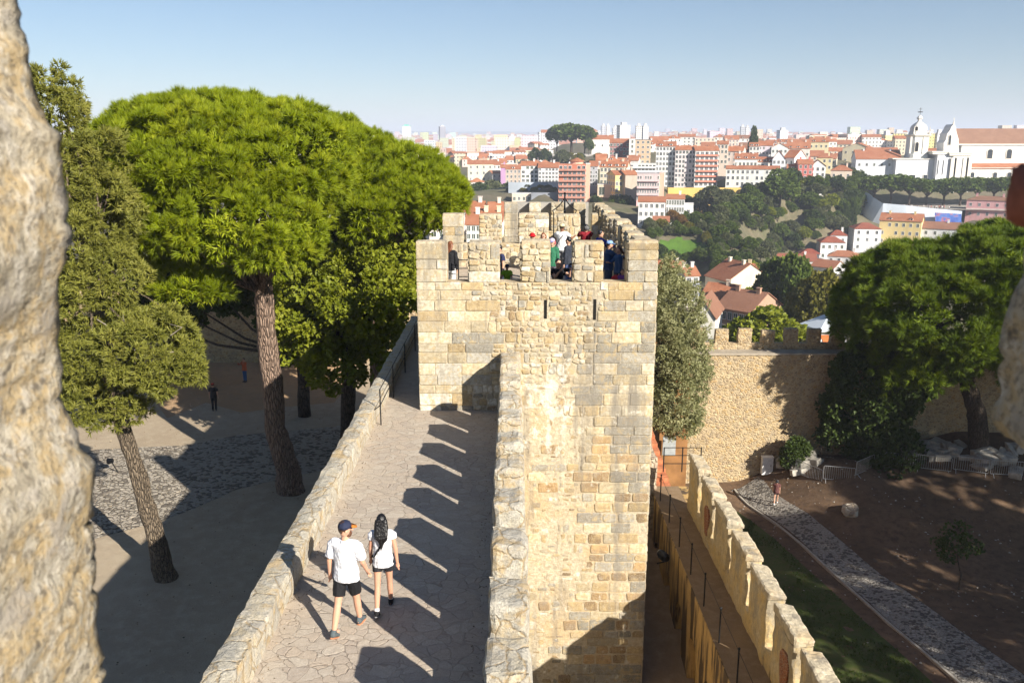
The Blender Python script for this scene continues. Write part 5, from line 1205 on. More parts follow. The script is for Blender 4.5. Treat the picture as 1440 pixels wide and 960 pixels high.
# tall trees beyond the right edge of the picture: they throw the shade on the outer yard
SH=dict(sp=2.7,pr=1.3,tufts=16,k=7,len=.9,w=.3,spread=.5,low=-.7,up=.4)
def shade_tree(x,y,zc,r,h,label):
    b=Vector((x,y,-17)); big_tree('umbrella_pine',label,'pine tree',b,[b,Vector((x,y,zc-h*.4))],[.8,.5],[((x,y,zc),(r,r,h)),((x+r*.6,y-r*.4,zc-1),(r*.7,r*.7,h*.8)),((x-r*.5,y+r*.5,zc-1.2),(r*.7,r*.7,h*.8)),((x+r*.2,y+r*.8,zc),(r*.6,r*.6,h*.8))],PINE2,BARK_D,SH,5)
SHADE=[(37,20,-1.5,5,3.6),(50,26,1.0,7,5),(49,10,4,7,5),(61,33,5,8,6),(60,16,9,8,6),(33,8,-3.5,4.5,3.5),(66,46,6,7,5)]
# ------------------------------------------------------------------ trees of the valley and hills: shared crowns
def proto(kind,seed,leaf):
    global rng
    rng=np.random.default_rng(seed)
    if kind=='round': lobes=[((0,0,.6),(.36,.36,.34)),((.2,.1,.5),(.28,.28,.26)),((-.2,-.1,.55),(.28,.28,.28)),((.05,-.2,.42),(.3,.26,.25)),((-.05,.1,.8),(.22,.22,.18))]
    elif kind=='umbrella': lobes=[((0,0,.78),(.46,.46,.18)),((.25,.1,.72),(.26,.26,.15)),((-.25,-.1,.74),(.26,.26,.16)),((.05,-.25,.72),(.26,.24,.15))]
    elif kind=='column': lobes=[((0,0,.5),(.5,.5,.5)),((0,0,.3),(.5,.5,.3))]
    else: lobes=[((0,0,.3+.17*k),(.42-.09*k,.42-.09*k,.09)) for k in range(4)]
    pos,d,tint,C=crown_points(lobes,.135,.085,9,-.6,(.7,1.05),.3)
    me=blades('crown',pos,d,3,.085,.075,.8,leaf,tint,False,leaf=True)
    t=MB(); t.tube([(0,0,-.15),(.01,0,.3),(0,.01,.72)],[.035,.028,.016],7)
    if kind=='umbrella':
        for k in range(5):
            a=k*1.25; t.tube([(0,0,.4),(.12*math.cos(a),.12*math.sin(a),.58),(.3*math.cos(a),.3*math.sin(a),.74)],[.02,.015,.006],5)
    return me,t.mesh('trunk',BARK_D)
PR={}
def far_tree(name,label,px,pyb,Y,wpx,hpx,kind,leaf,group=None,base=None,cat='tree'):
    key=(kind,leaf.name,rnd.randrange(3))
    if key not in PR: PR[key]=proto(kind,sum(map(ord,leaf.name))+key[2]*31,leaf)
    cm,tm=PR[key]; p=base or P(px,pyb,Y); k=Y/FPX
    r=empty(name,p,rnd.uniform(0,6.28),label,cat,group); w=wpx*k; h=hpx*k; r.scale=(w,w,h)
    link('crown',cm,r); link('trunk',tm,r); return r
VT=[('round_tree','rounded yellow green tree just beyond the outer wall battlements',1078,500,125,104,62,'round',BROAD),
('round_tree','tall green tree between the gable house and the yellowing tree',1092,445,200,74,82,'round',MIDGREEN),
('round_tree','green tree leaning on the hillside above the roofs, beside the yellowing tree',1115,430,190,50,66,'round',MIDGREEN),
('plane_tree','large yellowing tree beside the white canopy',1148,470,165,70,88,'round',YELGREEN),
('plane_tree','smaller yellowing tree in front of the large yellowing one',1122,470,170,46,62,'round',YELGREEN),
('round_tree','dark bushy tree behind the white canopy near the broad pine',1180,470,150,44,60,'round',MIDGREEN),
('round_tree','green tree behind the chimneys of the cream gable house',1032,385,330,24,32,'round',MIDGREEN),
('round_tree','green tree right behind the cream gable house roof',990,375,330,34,26,'round',MIDGREEN),
('pale_shrub','pale flowering bush at the bottom of the wooded slope',1079,362,380,24,22,'round',GREYGREEN),
('stone_pine','large stone pine alone on the hilltop lookout, tallest of the hilltop pines',803,216,700,56,38,'umbrella',MIDGREEN),
('stone_pine','darker stone pine at the right end of the hilltop lookout group',822,214,698,32,30,'umbrella',DKGREEN),
('stone_pine','small stone pine at the left end of the hilltop lookout group',783,214,705,28,30,'umbrella',MIDGREEN),
('round_tree','small leafy tree beside the white chapel on the hilltop',828,212,690,14,16,'round',MIDGREEN),
('round_tree','dark clump tree left below the hilltop lookout wall',752,225,660,18,14,'round',DKGREEN),
('round_tree','dark low tree next to the stairs below the hilltop lookout',766,226,655,18,14,'round',DKGREEN),
('round_tree','dry green tree on the slope under the hilltop lookout',790,228,650,24,14,'round',GREYGREEN),
('round_tree','dry tree right of the lookout stairs under the hilltop',812,230,640,20,12,'round',YELGREEN),
('dark_conifer','tall dark araucaria above the red roofs on the skyline',1059,206,600,16,26,'conifer',DKGREEN),
('round_tree','bright green domed tree beside the long white house',1097,278,430,52,34,'round',MIDGREEN),
('round_tree','dark tree at the right end of the yellow wall',1052,277,455,20,18,'round',DKGREEN),
('olive_tree','grey green tree in front of the yellow wall, near its middle',1000,292,430,42,28,'round',GREYGREEN),
('olive_tree','grey green tree in front of the yellow wall, below its right half',1022,290,425,30,22,'round',GREYGREEN),
('round_tree','bright green tree clump below the yellow wall',1046,305,410,46,30,'round',MIDGREEN),
('round_tree','second bright tree clump below the yellow wall, lower down',1020,308,405,44,26,'round',MIDGREEN),
('low_hedge_tree','young green tree in front of the left end of the yellow wall',955,281,480,30,12,'round',BROAD),
('round_tree','dark shrubby tree under the yellow tenement with the blank side',880,296,395,28,20,'round',DKGREEN),
('round_tree','green shrubby tree against the blank tenement wall',865,292,400,26,16,'round',MIDGREEN),
('round_tree','leftmost shrubby tree below the red brick apartments',838,290,400,18,14,'round',DKGREEN)]
for n,l,px,pb,Y,w,h,k,lf in VT:
    q=P(px,pb,Y); z=height(q.x,q.y)-.4
    far_tree(n,l,px,pb,Y,w,h+max(0,(q.z-z)*FPX/Y)*.6,k,lf,base=Vector((q.x,q.y,min(q.z,z+ .5*(q.z-z)) if z<q.z else q.z)))
for i,(px,pb,w,h) in enumerate(((675,285,34,26),(695,284,34,28),(712,283,28,24),(660,286,22,20),(686,281,26,24))):
    far_tree('round_tree','dark grey green tree in the clump below the purple sided house',px,pb,480+i*8,w,h,'round',GREYGREEN if i%2 else DKGREEN,'trees clumped below the purple sided house')
# stone pines on the church terrace
TP=[(1228,287,54,36),(1252,288,56,40),(1278,289,52,36),(1302,291,54,36),(1326,292,54,38),(1349,292,50,40),(1372,290,52,38),(1396,288,50,36),(1420,288,50,36)]
ordn=['first','second','third','fourth','fifth','sixth','seventh','eighth','ninth']
for i,(px,pb,w,h) in enumerate(TP): far_tree('stone_pine','flat topped stone pine, %s from the wooded slope along the church terrace'%ordn[i],px,pb,490-3*(i%3),w,h,'umbrella',MIDGREEN,'stone pines on the church terrace')
# wooded slope
def inside(poly,x,y):
    c=False; n=len(poly)
    for k in range(n):
        (a,b),(e,f)=poly[k],poly[k-1]
        if (b>y)!=(f>y) and x<(e-a)*(y-b)/(f-b)+a: c=not c
    return c
WP=[(985,288),(1045,282),(1098,258),(1140,266),(1200,252),(1216,262),(1214,300),(1196,332),(1160,328),(1135,352),(1085,368),(1045,378),(1000,360),(1012,338),(1000,315)]
PKP=[(905,300),(985,292),(1002,318),(1012,340),(1000,362),(985,338),(940,336),(915,345)]
HDG=[(925,368),(985,372),(1010,362),(1060,378),(1075,400),(1040,405),(980,376),(930,384)]
def scatter(poly,n,gap,fn):
    pts=[]; xs=[p[0] for p in poly]; ys=[p[1] for p in poly]
    for _ in range(n):
        x=rnd.uniform(min(xs),max(xs)); y=rnd.uniform(min(ys),max(ys))
        if inside(poly,x,y) and all((x-a)**2+((y-b)*1.5)**2>gap*gap for a,b in pts): pts.append((x,y))
    for x,y in pts:
        q=GT(x,y)
        if q is not None: fn(x,y,q)
def wood(x,y,q):
    if 1035<x<1075 and 332<y<346: return
    kind=rnd.choice(['dark','mid','grey','mid','grey','pale']); lf={'dark':DKGREEN,'mid':MIDGREEN,'grey':GREYGREEN,'pale':BROAD}[kind]; s=rnd.uniform(.6,1.35)
    far_tree('hillside_tree',{'dark':'dark green bushy tree on the wooded slope below the church','mid':'fresh green bushy tree on the wooded slope below the church','grey':'dusty grey green tree on the wooded slope below the church','pale':'pale yellow green tree on the wooded slope below the church'}[kind],x,y,q.y,21*s,17*s,'round',lf,'trees covering the wooded slope',base=q)
scatter(WP,900,10.5,wood)
def park(x,y,q):
    kind=rnd.choice(['rusty','mid','yel','mid','grey','dark']); lf={'rusty':RUSTY,'mid':MIDGREEN,'yel':YELGREEN,'grey':GREYGREEN,'dark':DKGREEN}[kind]
    far_tree('park_tree',{'rusty':'rusty brown autumn tree beside the park lawn','mid':'green tree beside the park lawn','yel':'yellowing tree beside the park lawn','grey':'grey green tree beside the park lawn','dark':'dark evergreen beside the park lawn'}[kind],x,y,q.y,19*rnd.uniform(.7,1.2),17*rnd.uniform(.7,1.2),'round',lf,'trees round the park lawn',base=q)
scatter(PKP,400,10,park)
scatter(HDG,400,11,lambda x,y,q: far_tree('park_tree','green tree in the hedge like row between the park lawn and the cream gable house',x,y,q.y,24*rnd.uniform(.7,1.1),20*rnd.uniform(.8,1.2),'round',rnd.choice([MIDGREEN,DKGREEN,MIDGREEN]),'trees between the lawn and the gable house',base=q))
scatter([(1040,400),(1130,395),(1150,440),(1080,470),(1045,440)],200,18,lambda x,y,q: far_tree('valley_tree','green valley tree among the roofs between the gable house and the white canopy',x,y,q.y,38,36,'round',rnd.choice([MIDGREEN,BROAD]),'valley trees beyond the outer wall',base=q))
scatter([(770,222),(856,224),(850,232),(775,240),(740,245),(745,228)],60,11,lambda x,y,q: far_tree('hillside_bush','dry bush on the slope under the hilltop lookout',x,y,q.y,14,8,'round',rnd.choice([GREYGREEN,YELGREEN,DKGREEN]),'bushes under the hilltop lookout',base=q))
scatter([(715,263),(782,264),(782,270),(715,271)],60,9,lambda x,y,q: far_tree('hillside_bush','dry bush below the grey blue fence wall',x,y,q.y,12,6,'round',rnd.choice([YELGREEN,GREYGREEN]),'bushes below the fence wall',base=q))
for i,(px,py,h) in enumerate(((1190,330,36),(1198,326,42),(1186,322,28))): far_tree('slim_cypress','slim dark cypress below the curved white retaining wall, %s'%['beside the white house','tallest of the three','shortest of the three'][i],px,py,445,9,h,'column',DKGREEN,'slim cypresses below the retaining wall')
# park lawn
m=MB(); pts=[(918,345),(950,338),(985,344),(1005,352),(985,366),(950,370),(918,368)]
for a in range(24):
    for b in range(10):
        qq=[GT(912+95*(a+i)/24,338+32*(b+j)/10) for i,j in ((0,1),(1,1),(1,0),(0,0))]
        if all(qq) and inside(pts,912+95*(a+.5)/24,338+32*(b+.5)/10) and max(p.y for p in qq)-min(p.y for p in qq)<60: m.poly([(p.x,p.y,p.z+.55) for p in qq])
tag(m.build('park_lawn',ground_mat('park_grass',(.06,.13,.015),(.09,.17,.02),(.05,.10,.015),.1)),kind='structure')
rng=np.random.default_rng(11)
for i,s in enumerate(SHADE): shade_tree(*s,label='tall pine outside the yard beyond the view, %s of the shading trees'%ordn[i])
# ================================================================== people
def remesh(o,vox,it=2):
    r=o.modifiers.new('join','REMESH'); r.mode='VOXEL'; r.voxel_size=vox; r.use_smooth_shade=True
    s=o.modifiers.new('soft','SMOOTH'); s.factor=.5; s.iterations=it
SK=(.55,.33,.23)
def folds(o,s=.02,sz=.13):
    tx=bpy.data.textures.get('cloth_folds%d'%int(sz*100)) or bpy.data.textures.new('cloth_folds%d'%int(sz*100),'CLOUDS'); tx.noise_scale=sz
    d=o.modifiers.new('folds','DISPLACE'); d.texture=tx; d.strength=s; d.mid_level=.5; d.texture_coords='LOCAL'
def person(p,rz,label,H=1.75,shirt=(.8,.8,.8),sleeve=.5,legs=(.03,.03,.03),leglen=.4,hair=(.03,.02,.015),hairlen=0,cap=None,brim=None,hatkind='cap',shoe=(.05,.05,.05),skin=SK,pose=None,female=False,group=None,vox=.012,beard=False,strap=None,glasses=False,camera=False,bag=None,headturn=0,lean=0,sock=None):
    po=dict(l=(0,0),r=(0,0),al=(0,.12,.15),ar=(0,.12,.15)); po.update(pose or {})
    s=H/1.75; root=empty('person',p,rz,label,'person',group); root.scale=(s,s,s)
    sh=.165 if female else .195; hp=.092
    V=Vector
    def leg(sx,pitch,kb):
        hip=V((sx*hp,0,.91)); kn=hip+V((0,math.sin(pitch),-math.cos(pitch)))*.43; q=pitch-kb; an=kn+V((0,math.sin(q),-math.cos(q)))*.41; return [hip,kn,an,q]
    LL=leg(-1,*po['l']); RL=leg(1,*po['r'])
    dz=.085-min(LL[2].z-max(0,-LL[3])*.0,RL[2].z)
    for q in (LL,RL):
        for i in range(3): q[i]=q[i]+V((0,0,dz))
    up=V((0,math.sin(lean),math.cos(lean)))
    pel=V((0,0,.93+dz)); che=pel+up*.37; nk=pel+up*.55; hd=pel+up*.70+V((0,.015,0))
    def arm(sx,pitch,ab,eb,inn=0):
        shd=pel+up*.48+V((sx*sh,0,0)); d=V((sx*math.sin(ab),math.sin(pitch)*math.cos(ab),-math.cos(pitch)*math.cos(ab))); el=shd+d*.29
        q=pitch+eb; d2=V((sx*math.sin(ab)*.4-sx*math.sin(inn),math.sin(q),-math.cos(q))).normalized(); return shd,el,el+d2*.25,d2
    AL=arm(-1,*po['al']); AR=arm(1,*po['ar'])
    k=.9 if female else 1
    m=MB()
    m.tube([pel+V((0,0,-.08)),pel,pel+up*.16,che-up*.04,che+up*.08,nk-up*.05],[.15*k,.165*k,.135*k,.16*k,.17*k,.10],14,[.10,.115,.095,.115,.11,.075])
    m.capsule(AL[0]+V((.03,0,-.01)),AR[0]+V((-.03,0,-.01)),.06,.06)
    m.capsule(nk-up*.08,hd-up*.05,.058*k+.004,.055*k)
    m.ball(hd,(.078,.096,.118),14,10)
    hq=Matrix.Rotation(headturn,3,'Z')
    f=hq@V((0,1,0)); sd=hq@V((1,0,0))
    m.capsule(hd+f*.085+V((0,0,.012)),hd+f*.112+V((0,0,-.028)),.012,.017,8); m.ball(hd+f*.035+V((0,0,-.075)),(.055,.06,.05),10,7)
    for sx in (-1,1): m.ball(hd+sd*sx*.08+V((0,0,-.01)),(.016,.022,.034),8,6)
    for A,sx in ((AL,-1),(AR,1)):
        m.capsule(A[0],A[1],.05*k,.042*k); m.capsule(A[1],A[2],.042*k,.028*k)
        w,d=A[2],A[3]; side=d.cross(V((sx,0,0))).normalized(); th=V((sx,0,0))
        side=V((0,1,0))-d*d.y; side=side.normalized() if side.length>.1 else V((0,0,1)); nrm=d.cross(side)
        pc=w+d*.05; m.tube([w,w+d*.03,w+d*.09],[.024,.036,.038],8,[.018,.016,.014])
        for i in range(4):
            b=w+d*(.085-.004*abs(i-1.5))+side*(.028-.019*i); L_=(.066,.078,.072,.056)[i]; c1=b+d*L_*.5-nrm*sx*-.006; m.capsule(b,c1,.0095,.009,6); m.capsule(c1,c1+d*L_*.42+nrm*sx*.016,.009,.0075,6)
        b=w+d*.035+side*.03; c1=b+(side*.75+d*.65)*.035; m.capsule(b,c1,.012,.011,6); m.capsule(c1,c1+(d*.9+side*.2)*.03,.0105,.009,6)
    for Q in (LL,RL):
        m.capsule(Q[0],Q[1],.085*k,.056*k); m.capsule(Q[1],Q[1].lerp(Q[2],.35),.055*k,.058*k); m.capsule(Q[1].lerp(Q[2],.35),Q[2],.058*k,.036)
        a=Q[2]; t=V((0,.17,-.05)); m.capsule(a+V((0,-.03,-.04)),a+V((0,.12,-.055)),.034,.032)
    b=m.build('body',SKIN,root,color=skin); remesh(b,vox,2)
    # shirt
    m=MB(); e=.017
    m.capsule(AL[0]+V((.035,0,.0)),AR[0]+V((-.035,0,.0)),.076,.076); m.tube([pel+up*-.085,pel+up*.03,pel+up*.18,che-up*.02,che+up*.09,nk-up*.055,nk-up*.01],[.203*k,.197*k,.17*k,.182*k,.186*k,.125,.075],16,[.152,.146,.126,.135,.128,.088,.07])
    for A in (AL,AR):
        if sleeve>1: m.tube([A[0]+V((0,0,.02)),A[0].lerp(A[1],.15),A[1],A[2]],[.07,.072,.058,.044],10)
        else: m.tube([A[0]+V((-(A[0].x)*.25,0,.02)),A[0].lerp(A[1],.1),A[0].lerp(A[1],sleeve)],[.074,.08,.082*k],10)
    o=m.build('shirt',CLOTH,root,color=shirt); remesh(o,vox*.9,1); folds(o,.035,.11)
    # trousers
    m=MB(); m.tube([pel+V((0,0,-.13)),pel+V((0,0,-.06)),pel+V((0,0,.03))],[.155*k,.172*k,.155*k],14,[.115,.124,.11])
    for Q in (LL,RL):
        if leglen<1: m.tube([Q[0]+V((0,0,.02)),Q[0].lerp(Q[1],leglen*.5),Q[0].lerp(Q[1],leglen)],[.098*k,.098*k,.094*k],12)
        else: m.tube([Q[0]+V((0,0,.02)),Q[0].lerp(Q[1],.5),Q[1],Q[1].lerp(Q[2],.5),Q[1].lerp(Q[2],.93)],[.098*k,.088*k,.07,.066,.06],12)
    o=m.build('shorts' if leglen<1 else 'trousers',CLOTH,root,color=legs); remesh(o,vox*.9,1); folds(o,.02,.1)
    for Q in (LL,RL):
        m=MB(); a=Q[2]; pit=-Q[3] if Q[3]<-.25 else 0
        rot=Matrix.Rotation(-pit*.9,3,'X')
        pts=[V((0,-.062,-.03)),V((0,-.03,-.028)),V((0,.05,-.035)),V((0,.13,-.055)),V((0,.175,-.062))]
        m.tube([a+rot@q for q in pts],[.03,.043,.044,.046,.028],10,[.045,.052,.044,.03,.02])
        m.tube([a+rot@V((0,-.01,-.01)),a+rot@V((0,-.012,.035))],[.045,.043],10)
        so=m.build('shoe',CLOTH,root,smooth=True,color=shoe)
        m=MB(); m.tube([a+rot@V((0,-.066,-.079)),a+rot@V((0,-.02,-.082)),a+rot@V((0,.1,-.082)),a+rot@V((0,.18,-.078))],[.026,.044,.047,.026],10,[.011]*4); m.build('sole',CLOTH,so,smooth=True,color=(.5,.2,.1) if sock=='sole' else (.3,.3,.3))
        if sock and sock!='sole': m=MB(); m.tube([a+V((0,-.005,.0)),a+V((0,0,.07))],[.045,.042],10); m.build('sock',CLOTH,root,smooth=True,color=sock)
    # hair
    m=MB(); hc=hd+V((0,0,.02))-f*.014
    m.ball(hc+V((0,0,.012)),(.087,.098,.112),12,9)
    if hairlen:
        n=7
        for i in range(n):
            a=(i/(n-1)-.5)*2; st=hc+sd*a*.062-f*.05; en=hc+sd*a*.05-f*(.185-.02*abs(a))-V((0,0,hairlen*(1-.42*abs(a)+.06*math.sin(i*5.3)))); m.tube([st+V((0,0,.035)),hc+sd*a*.078-f*.085-V((0,0,.09)),hc+sd*a*.08-f*.15-V((0,0,hairlen*.55)),en],[.042,.042,.034,.008],8)
    o=m.build('hair',HAIR,root,color=hair); remesh(o,vox,2); folds(o,.012,.03)
    if True:
        # keep the face free of hair: the mass sits behind the brow
        for v in o.data.vertices:
            d=(v.co-hd).dot(f)
            if d>.045 and v.co.z<hd.z+.055: v.co=v.co-f*(d-.03)
    for sx in (-1,1):
        m=MB(); m.ball(hd+f*.088+sd*sx*.031+V((0,0,.012)),.011,8,6); m.build('eye',DARKV,root,smooth=True)
    m=MB(); m.tube([hd+f*.09-sd*.022+V((0,0,-.058)),hd+f*.1+V((0,0,-.058)),hd+f*.09+sd*.022+V((0,0,-.058))],.006,6); m.build('mouth',CLOTH,root,color=(.35,.12,.1))
    if beard: m=MB(); m.ball(hd+f*.038+V((0,0,-.075)),(.066,.07,.06),10,8); m.build('beard',HAIR,root,smooth=True,color=(.16,.07,.035))
    if glasses:
        m=MB()
        for sx in (-1,1): m.ball(hd+f*.097+sd*sx*.032+V((0,0,.012)),(.028,.012,.022),10,6)
        m.build('sunglasses',DARKV,root,smooth=True)
    if cap:
        m=MB(); c=hd+V((0,0,.035))
        rings=[]
        for t,rr in ((0,1),(.35,.97),(.65,.84),(.88,.55),(1,.12)): rings.append([c+V((.099*rr*math.cos(a),.112*rr*math.sin(a),.105*t)) for a in [2*math.pi*i/16 for i in range(16)]])
        m.loft(rings); o=m.build('cap' if hatkind=='cap' else 'hat',CLOTH,root,smooth=True,color=cap)
        m=MB()
        if hatkind=='cap':
            A=[c+f*(.085+.1*math.cos(t))+sd*.088*math.sin(t)+V((0,0,.005-.03*math.cos(t))) for t in [(-.5+i/8)*math.pi for i in range(9)]]
            m.loft([A,[q+V((0,0,.012)) for q in A]])
        else:
            A=[c+V((.15*math.cos(a),.165*math.sin(a),-.025)) for a in [2*math.pi*i/16 for i in range(16)]]; B=[c+V((.098*math.cos(a),.11*math.sin(a),.01)) for a in [2*math.pi*i/16 for i in range(16)]]
            m.loft([A,B])
        m.build('brim',CLOTH,o,smooth=True,color=brim or cap)
    if strap is not None:
        m=MB(); pts=[nk+V((sh*.55,.0,-.03)),che+V((.09,-.125,.06)),che+V((-.02,-.14,-.06)),pel+V((-.13,-.12,.12)),pel+V((-.19,0,.05))]
        m.tube(pts,[.014]*5,6,[.008]*5); pts=[nk+V((sh*.55,.0,-.03)),che+V((.08,.13,.05)),pel+V((-.12,.13,.12)),pel+V((-.19,0,.05))]; m.tube(pts,[.014]*4,6,[.008]*4); m.build('bag_strap',CLOTH,root,color=strap)
    if camera:
        h=(AL[2]+AR[2])/2+V((0,.06,.04)); m=MB(); m.box(h.x-.07,h.x+.07,h.y-.03,h.y+.03,h.z-.045,h.z+.045); m.tube([h+V((0,.03,0)),h+V((0,.11,0))],[.038,.034],10); cm=m.build('held_camera',DARKV,None); cm.matrix_world=Matrix.Translation(Vector(p))@Matrix.Rotation(rz,4,'Z')@Matrix.Scale(s,4); tag(cm,'black camera held up by '+camera,'camera')
    return root
# the strolling couple
mf=G(491,884,0); person((mf.x,mf.y,0),R(-14),'man strolling in white tee, black shorts and navy cap with orange brim',1.80,(.70,.70,.73),.78,(.012,.012,.014),.74,(.09,.045,.025),0,(.022,.028,.06),(.50,.17,.03),'cap',(.09,.11,.12),(.60,.34,.23),dict(l=(-.34,.10),r=(.26,.05),al=(-.10,.2,.25),ar=(.16,.16,.38)),False,None,.0085,True,headturn=R(-48),sock='sole')
wf=G(541,856,0); person((wf.x,wf.y,0),R(2),'woman with long black hair, white tee and black shorts strolling beside the man',1.64,(.70,.70,.73),.28,(.022,.022,.026),.40,(.006,.005,.006),.47,None,None,'cap',(.012,.012,.014),(.55,.30,.20),dict(l=(-.30,.15),r=(.20,.02),al=(.12,.14,.2),ar=(-.05,.2,.12)),True,None,.0085,strap=(.01,.01,.01),sock=(.75,.75,.75))
# tourists on the tower roof
def on_tower(px,Y,rz,label,**k):
    q=P(px,330,Y); z=k.pop('z',DECK+.01); return person((q.x,Y,z),rz,label,vox=.014,**k)
UP=dict(al=(1.2,.15,1.1,.5),ar=(1.2,.15,1.1,.5)); BLK=(.015,.015,.018)
on_tower(633,25.6,R(-25),'woman with long auburn hair, black top and white trousers in the first tower gap',H=1.68,shirt=BLK,sleeve=2,legs=(.78,.77,.74),leglen=1,hair=(.24,.085,.03),hairlen=.3,female=True)
on_tower(702.5,25.2,R(120),'person in navy shirt half hidden by the second tower merlon',H=1.62,shirt=(.025,.03,.08),legs=(.05,.06,.1),leglen=1,pose=dict(ar=(.5,.1,.5)))
on_tower(713,24.6,R(175),'child in lime green shirt and navy cap looking through the second tower gap',H=1.14,shirt=(.20,.36,.02),sleeve=.6,legs=(.05,.05,.08),leglen=1,cap=(.02,.025,.06),female=True,skin=(.42,.22,.14),pose=dict(al=(.6,.2,.6),ar=(.6,.2,.6)))
on_tower(749,28.6,R(30),'person in red bucket hat behind the middle tower merlon',H=1.62,shirt=(.5,.3,.25),legs=BLK,leglen=1,cap=(.55,.012,.02),hatkind='hat')
on_tower(764,28.8,R(170),'auburn haired person in sunglasses behind the middle tower merlon',H=1.60,shirt=(.4,.3,.2),legs=BLK,leglen=1,hair=(.26,.09,.035),hairlen=.15,glasses=True,female=True)
on_tower(790,30.0,R(-25),'man in white tee and tan cap reading on the tower roof',H=1.80,shirt=(.70,.70,.70),legs=(.2,.2,.21),leglen=1,cap=(.66,.55,.33),skin=(.20,.10,.06),strap=(.03,.03,.04),pose=dict(ar=(.9,.25,.9),al=(.7,.2,.8)))
on_tower(776.5,26.6,R(165),'person in pink hood, striped cap and green top in the third tower gap',H=1.66,shirt=(.03,.15,.08),sleeve=2,legs=(.1,.1,.12),leglen=1,hair=(.62,.16,.18),hairlen=.12,cap=(.5,.45,.6),brim=(.2,.2,.4),glasses=True,female=True)
on_tower(785,24.7,R(-150),'crouching photographer in black with dark hair in the third tower gap',H=1.74,shirt=BLK,legs=(.06,.06,.07),leglen=1,hair=BLK,pose=dict(l=(1.75,2.3),r=(1.3,2.2),al=(1.0,.2,1.5,.4),ar=(1.0,.2,1.5,.4)),camera='the crouching photographer in black')
on_tower(800,27.0,R(60),'person in dark jacket and blue jeans against the fourth tower merlon',H=1.66,shirt=(.03,.035,.05),sleeve=2,legs=(.10,.14,.28),leglen=1,hair=BLK)
on_tower(824,31.0,R(10),'dark haired photographer in dark red shirt facing away at the rear battlement',H=1.68,shirt=(.20,.012,.02),sleeve=.7,legs=BLK,leglen=1,hair=BLK,hairlen=.1,pose=UP,camera='the photographer in dark red')
on_tower(844,28.6,R(-70),'man in royal blue jacket leaning on the right battlement',H=1.72,shirt=(.02,.035,.32),sleeve=2,legs=BLK,leglen=1,hair=BLK,pose=dict(ar=(1.1,.1,.1),al=(.9,.1,.3)))
on_tower(857,25.6,R(-80),'person in light blue cap and dark blue jacket in the right tower gap',H=1.70,shirt=(.03,.07,.16),sleeve=2,legs=(.05,.07,.12),leglen=1,cap=(.22,.36,.66),pose=dict(ar=(1.0,.1,.7),al=(.8,.1,.6)))
on_tower(871,25.2,R(100),'brown haired woman in blue jacket beside the light blue cap',H=1.60,shirt=(.04,.09,.2),sleeve=2,legs=(.06,.07,.1),leglen=1,hair=(.12,.06,.035),hairlen=.25,female=True,pose=dict(ar=(.7,.1,.9)))
on_tower(877,24.2,R(160),'child in purple jacket crouched low in the right tower gap',H=1.05,shirt=(.16,.05,.28),sleeve=2,legs=BLK,leglen=1,hair=(.1,.05,.03),female=True)
p=P(866,392,24.3); m=MB(); m.ball((0,0,.2),(.16,.12,.2),12,8); bg=m.build('bag_body',plain('red_fabric',(.45,.02,.03),.7),empty('red_bag',(p.x,24.3,DECK+.5),0,'red backpack on the ledge in the right tower gap','bag'),smooth=True)
m=MB(); m.tube([(-.06,0,.36),(-.04,0,.44),(.04,0,.44),(.06,0,.36)],.012,6); m.build('strap',DARKV,bg.parent)
# courtyard, yard
q=G(302,578,CY); person((q.x,q.y,CY+.012),R(10),'man in black with red cap standing alone in the sandy courtyard',1.8,BLK,.6,BLK,1,BLK,0,(.35,.06,.04),None,vox=.016)
q=G(345,537,CY); person((q.x,q.y,CY+.012),R(150),'person in orange top and blue jeans photographing near the courtyard wall',1.7,(.5,.13,.05),2,(.05,.11,.25),1,BLK,0,pose=UP,vox=.016)
q=G(1090,717,YZ); person((q.x,q.y,yard(q.x,q.y)+.04),R(-20),'walker in dark top and shorts at the start of the cobbled path',1.72,(.12,.05,.045),.5,(.06,.03,.03),.5,BLK,.1,None,shoe=(.7,.7,.7),female=True,vox=.016,pose=dict(l=(-.25,.1),r=(.25,.05)))
# visitors on the church terrace: a few pixels each
def tiny(c,d):
    m=MB(); m.cur=c; m.tube([(0,0,.8),(0,0,1.05),(0,0,1.4),(0,0,1.5)],[.2,.2,.22,.08],8); m.cur=d
    for s in (-1,1): m.tube([(s*.1,0,.02),(s*.1,0,.8)],[.07,.1],6)
    m.cur=(.4,.24,.17); m.ball((0,0,1.63),.12,8,6); m.tube([(-.24,0,1.42),(-.28,.02,1.1),(-.24,.1,.85)],.05,6); m.tube([(.24,0,1.42),(.28,.02,1.1),(.24,.1,.85)],.05,6)
    return m.mesh('person',vm,colors=True)
t=NT('figure_paint'); vm=t.done(t.n('ShaderNodeVertexColor',layer_name='col').outputs[0],None,.8)
kinds=[(tiny((.75,.75,.75),(.05,.05,.1)),'white'),(tiny((.45,.05,.05),(.1,.1,.12)),'red'),(tiny((.05,.07,.15),(.04,.04,.05)),'dark'),(tiny((.3,.2,.15),(.2,.2,.22)),'brown')]
for k in range(40):
    px=rnd.uniform(1226,1345); me,cn=rnd.choice(kinds); q=P(px,285,472-(px-1226)*.13+rnd.uniform(0,6)); o=link('person',me,None,(q.x,q.y,-27.38)); o.rotation_euler=(0,0,rnd.uniform(0,6))
    tag(o,'tiny visitor in %s top standing on the church terrace under the stone pines'%cn,'person','visitors on the church terrace')
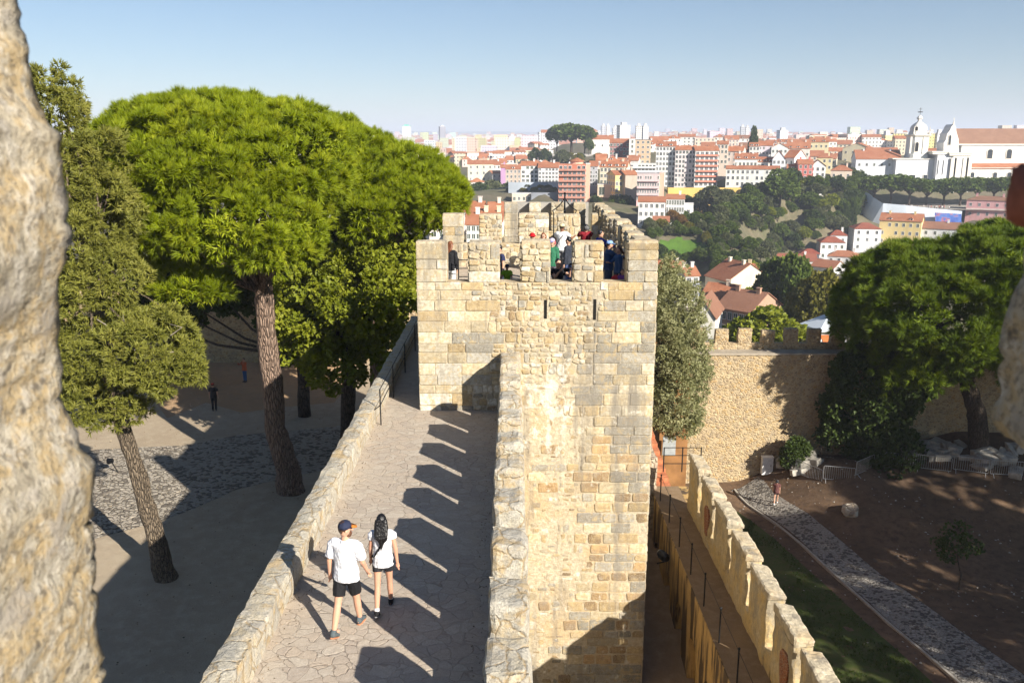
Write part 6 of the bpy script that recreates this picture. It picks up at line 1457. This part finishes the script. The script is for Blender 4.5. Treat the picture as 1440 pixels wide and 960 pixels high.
# ================================================================== air, light, camera
m=MB(); m.box(-12500,12500,-420,12300,-420,205)
hz=m.build('haze',[]); tag(hz,kind='stuff'); tag(hz,'pale daylight haze lying over the city','haze')
hm=bpy.data.materials.new('haze_air'); hm.use_nodes=True; t=hm.node_tree; t.nodes.clear()
o=t.nodes.new('ShaderNodeOutputMaterial'); v=t.nodes.new('ShaderNodeVolumePrincipled'); v.inputs['Color'].default_value=(.74,.82,1,1); v.inputs['Density'].default_value=HAZE; v.inputs['Anisotropy'].default_value=.0
t.links.new(v.outputs[0],o.inputs['Volume']); hz.data.materials.append(hm)
sc.world=bpy.data.worlds.new('World'); w=sc.world; w.use_nodes=True; nt_=w.node_tree; bgn=nt_.nodes['Background']
sky=nt_.nodes.new('ShaderNodeTexSky'); sky.sky_type='NISHITA'; sky.sun_disc=False; sky.sun_elevation=R(EL); sky.sun_rotation=R(AZ); sky.altitude=100; sky.air_density=1.0; sky.dust_density=SKYD; sky.ozone_density=OZ
nt_.links.new(sky.outputs[0],bgn.inputs[0]); bgn.inputs[1].default_value=SKYS
sd_=bpy.data.lights.new('sun','SUN'); sd_.energy=SUN; sd_.angle=R(.5); sd_.color=(1,.93,.82); so=bpy.data.objects.new('sun',sd_); col.objects.link(so)
sv=Vector((math.sin(R(AZ))*math.cos(R(EL)),math.cos(R(AZ))*math.cos(R(EL)),math.sin(R(EL)))); so.rotation_euler=sv.to_track_quat('Z','Y').to_euler()
cd=bpy.data.cameras.new('camera'); cd.lens=30; cd.sensor_width=36; cd.clip_start=.05; cd.clip_end=30000
cd.dof.use_dof=True; cd.dof.focus_distance=24; cd.dof.aperture_fstop=7.0
co=bpy.data.objects.new('camera',cd); col.objects.link(co); co.location=(0,0,CZ); co.rotation_euler=(R(90-PITCH),0,0); sc.camera=co
vs=sc.view_settings; vs.view_transform='Standard'; vs.look='None'; vs.gamma=1; vs.exposure=EXPO; vs.use_curve_mapping=False
sc.render.engine='CYCLES'; c=sc.cycles; c.use_denoising=True; c.denoiser='OPENIMAGEDENOISE'; c.max_bounces=6; c.diffuse_bounces=3; c.glossy_bounces=2; c.transmission_bounces=3; c.transparent_max_bounces=6; c.volume_bounces=1; c.use_adaptive_sampling=True; c.adaptive_threshold=.02; c.sample_clamp_indirect=6
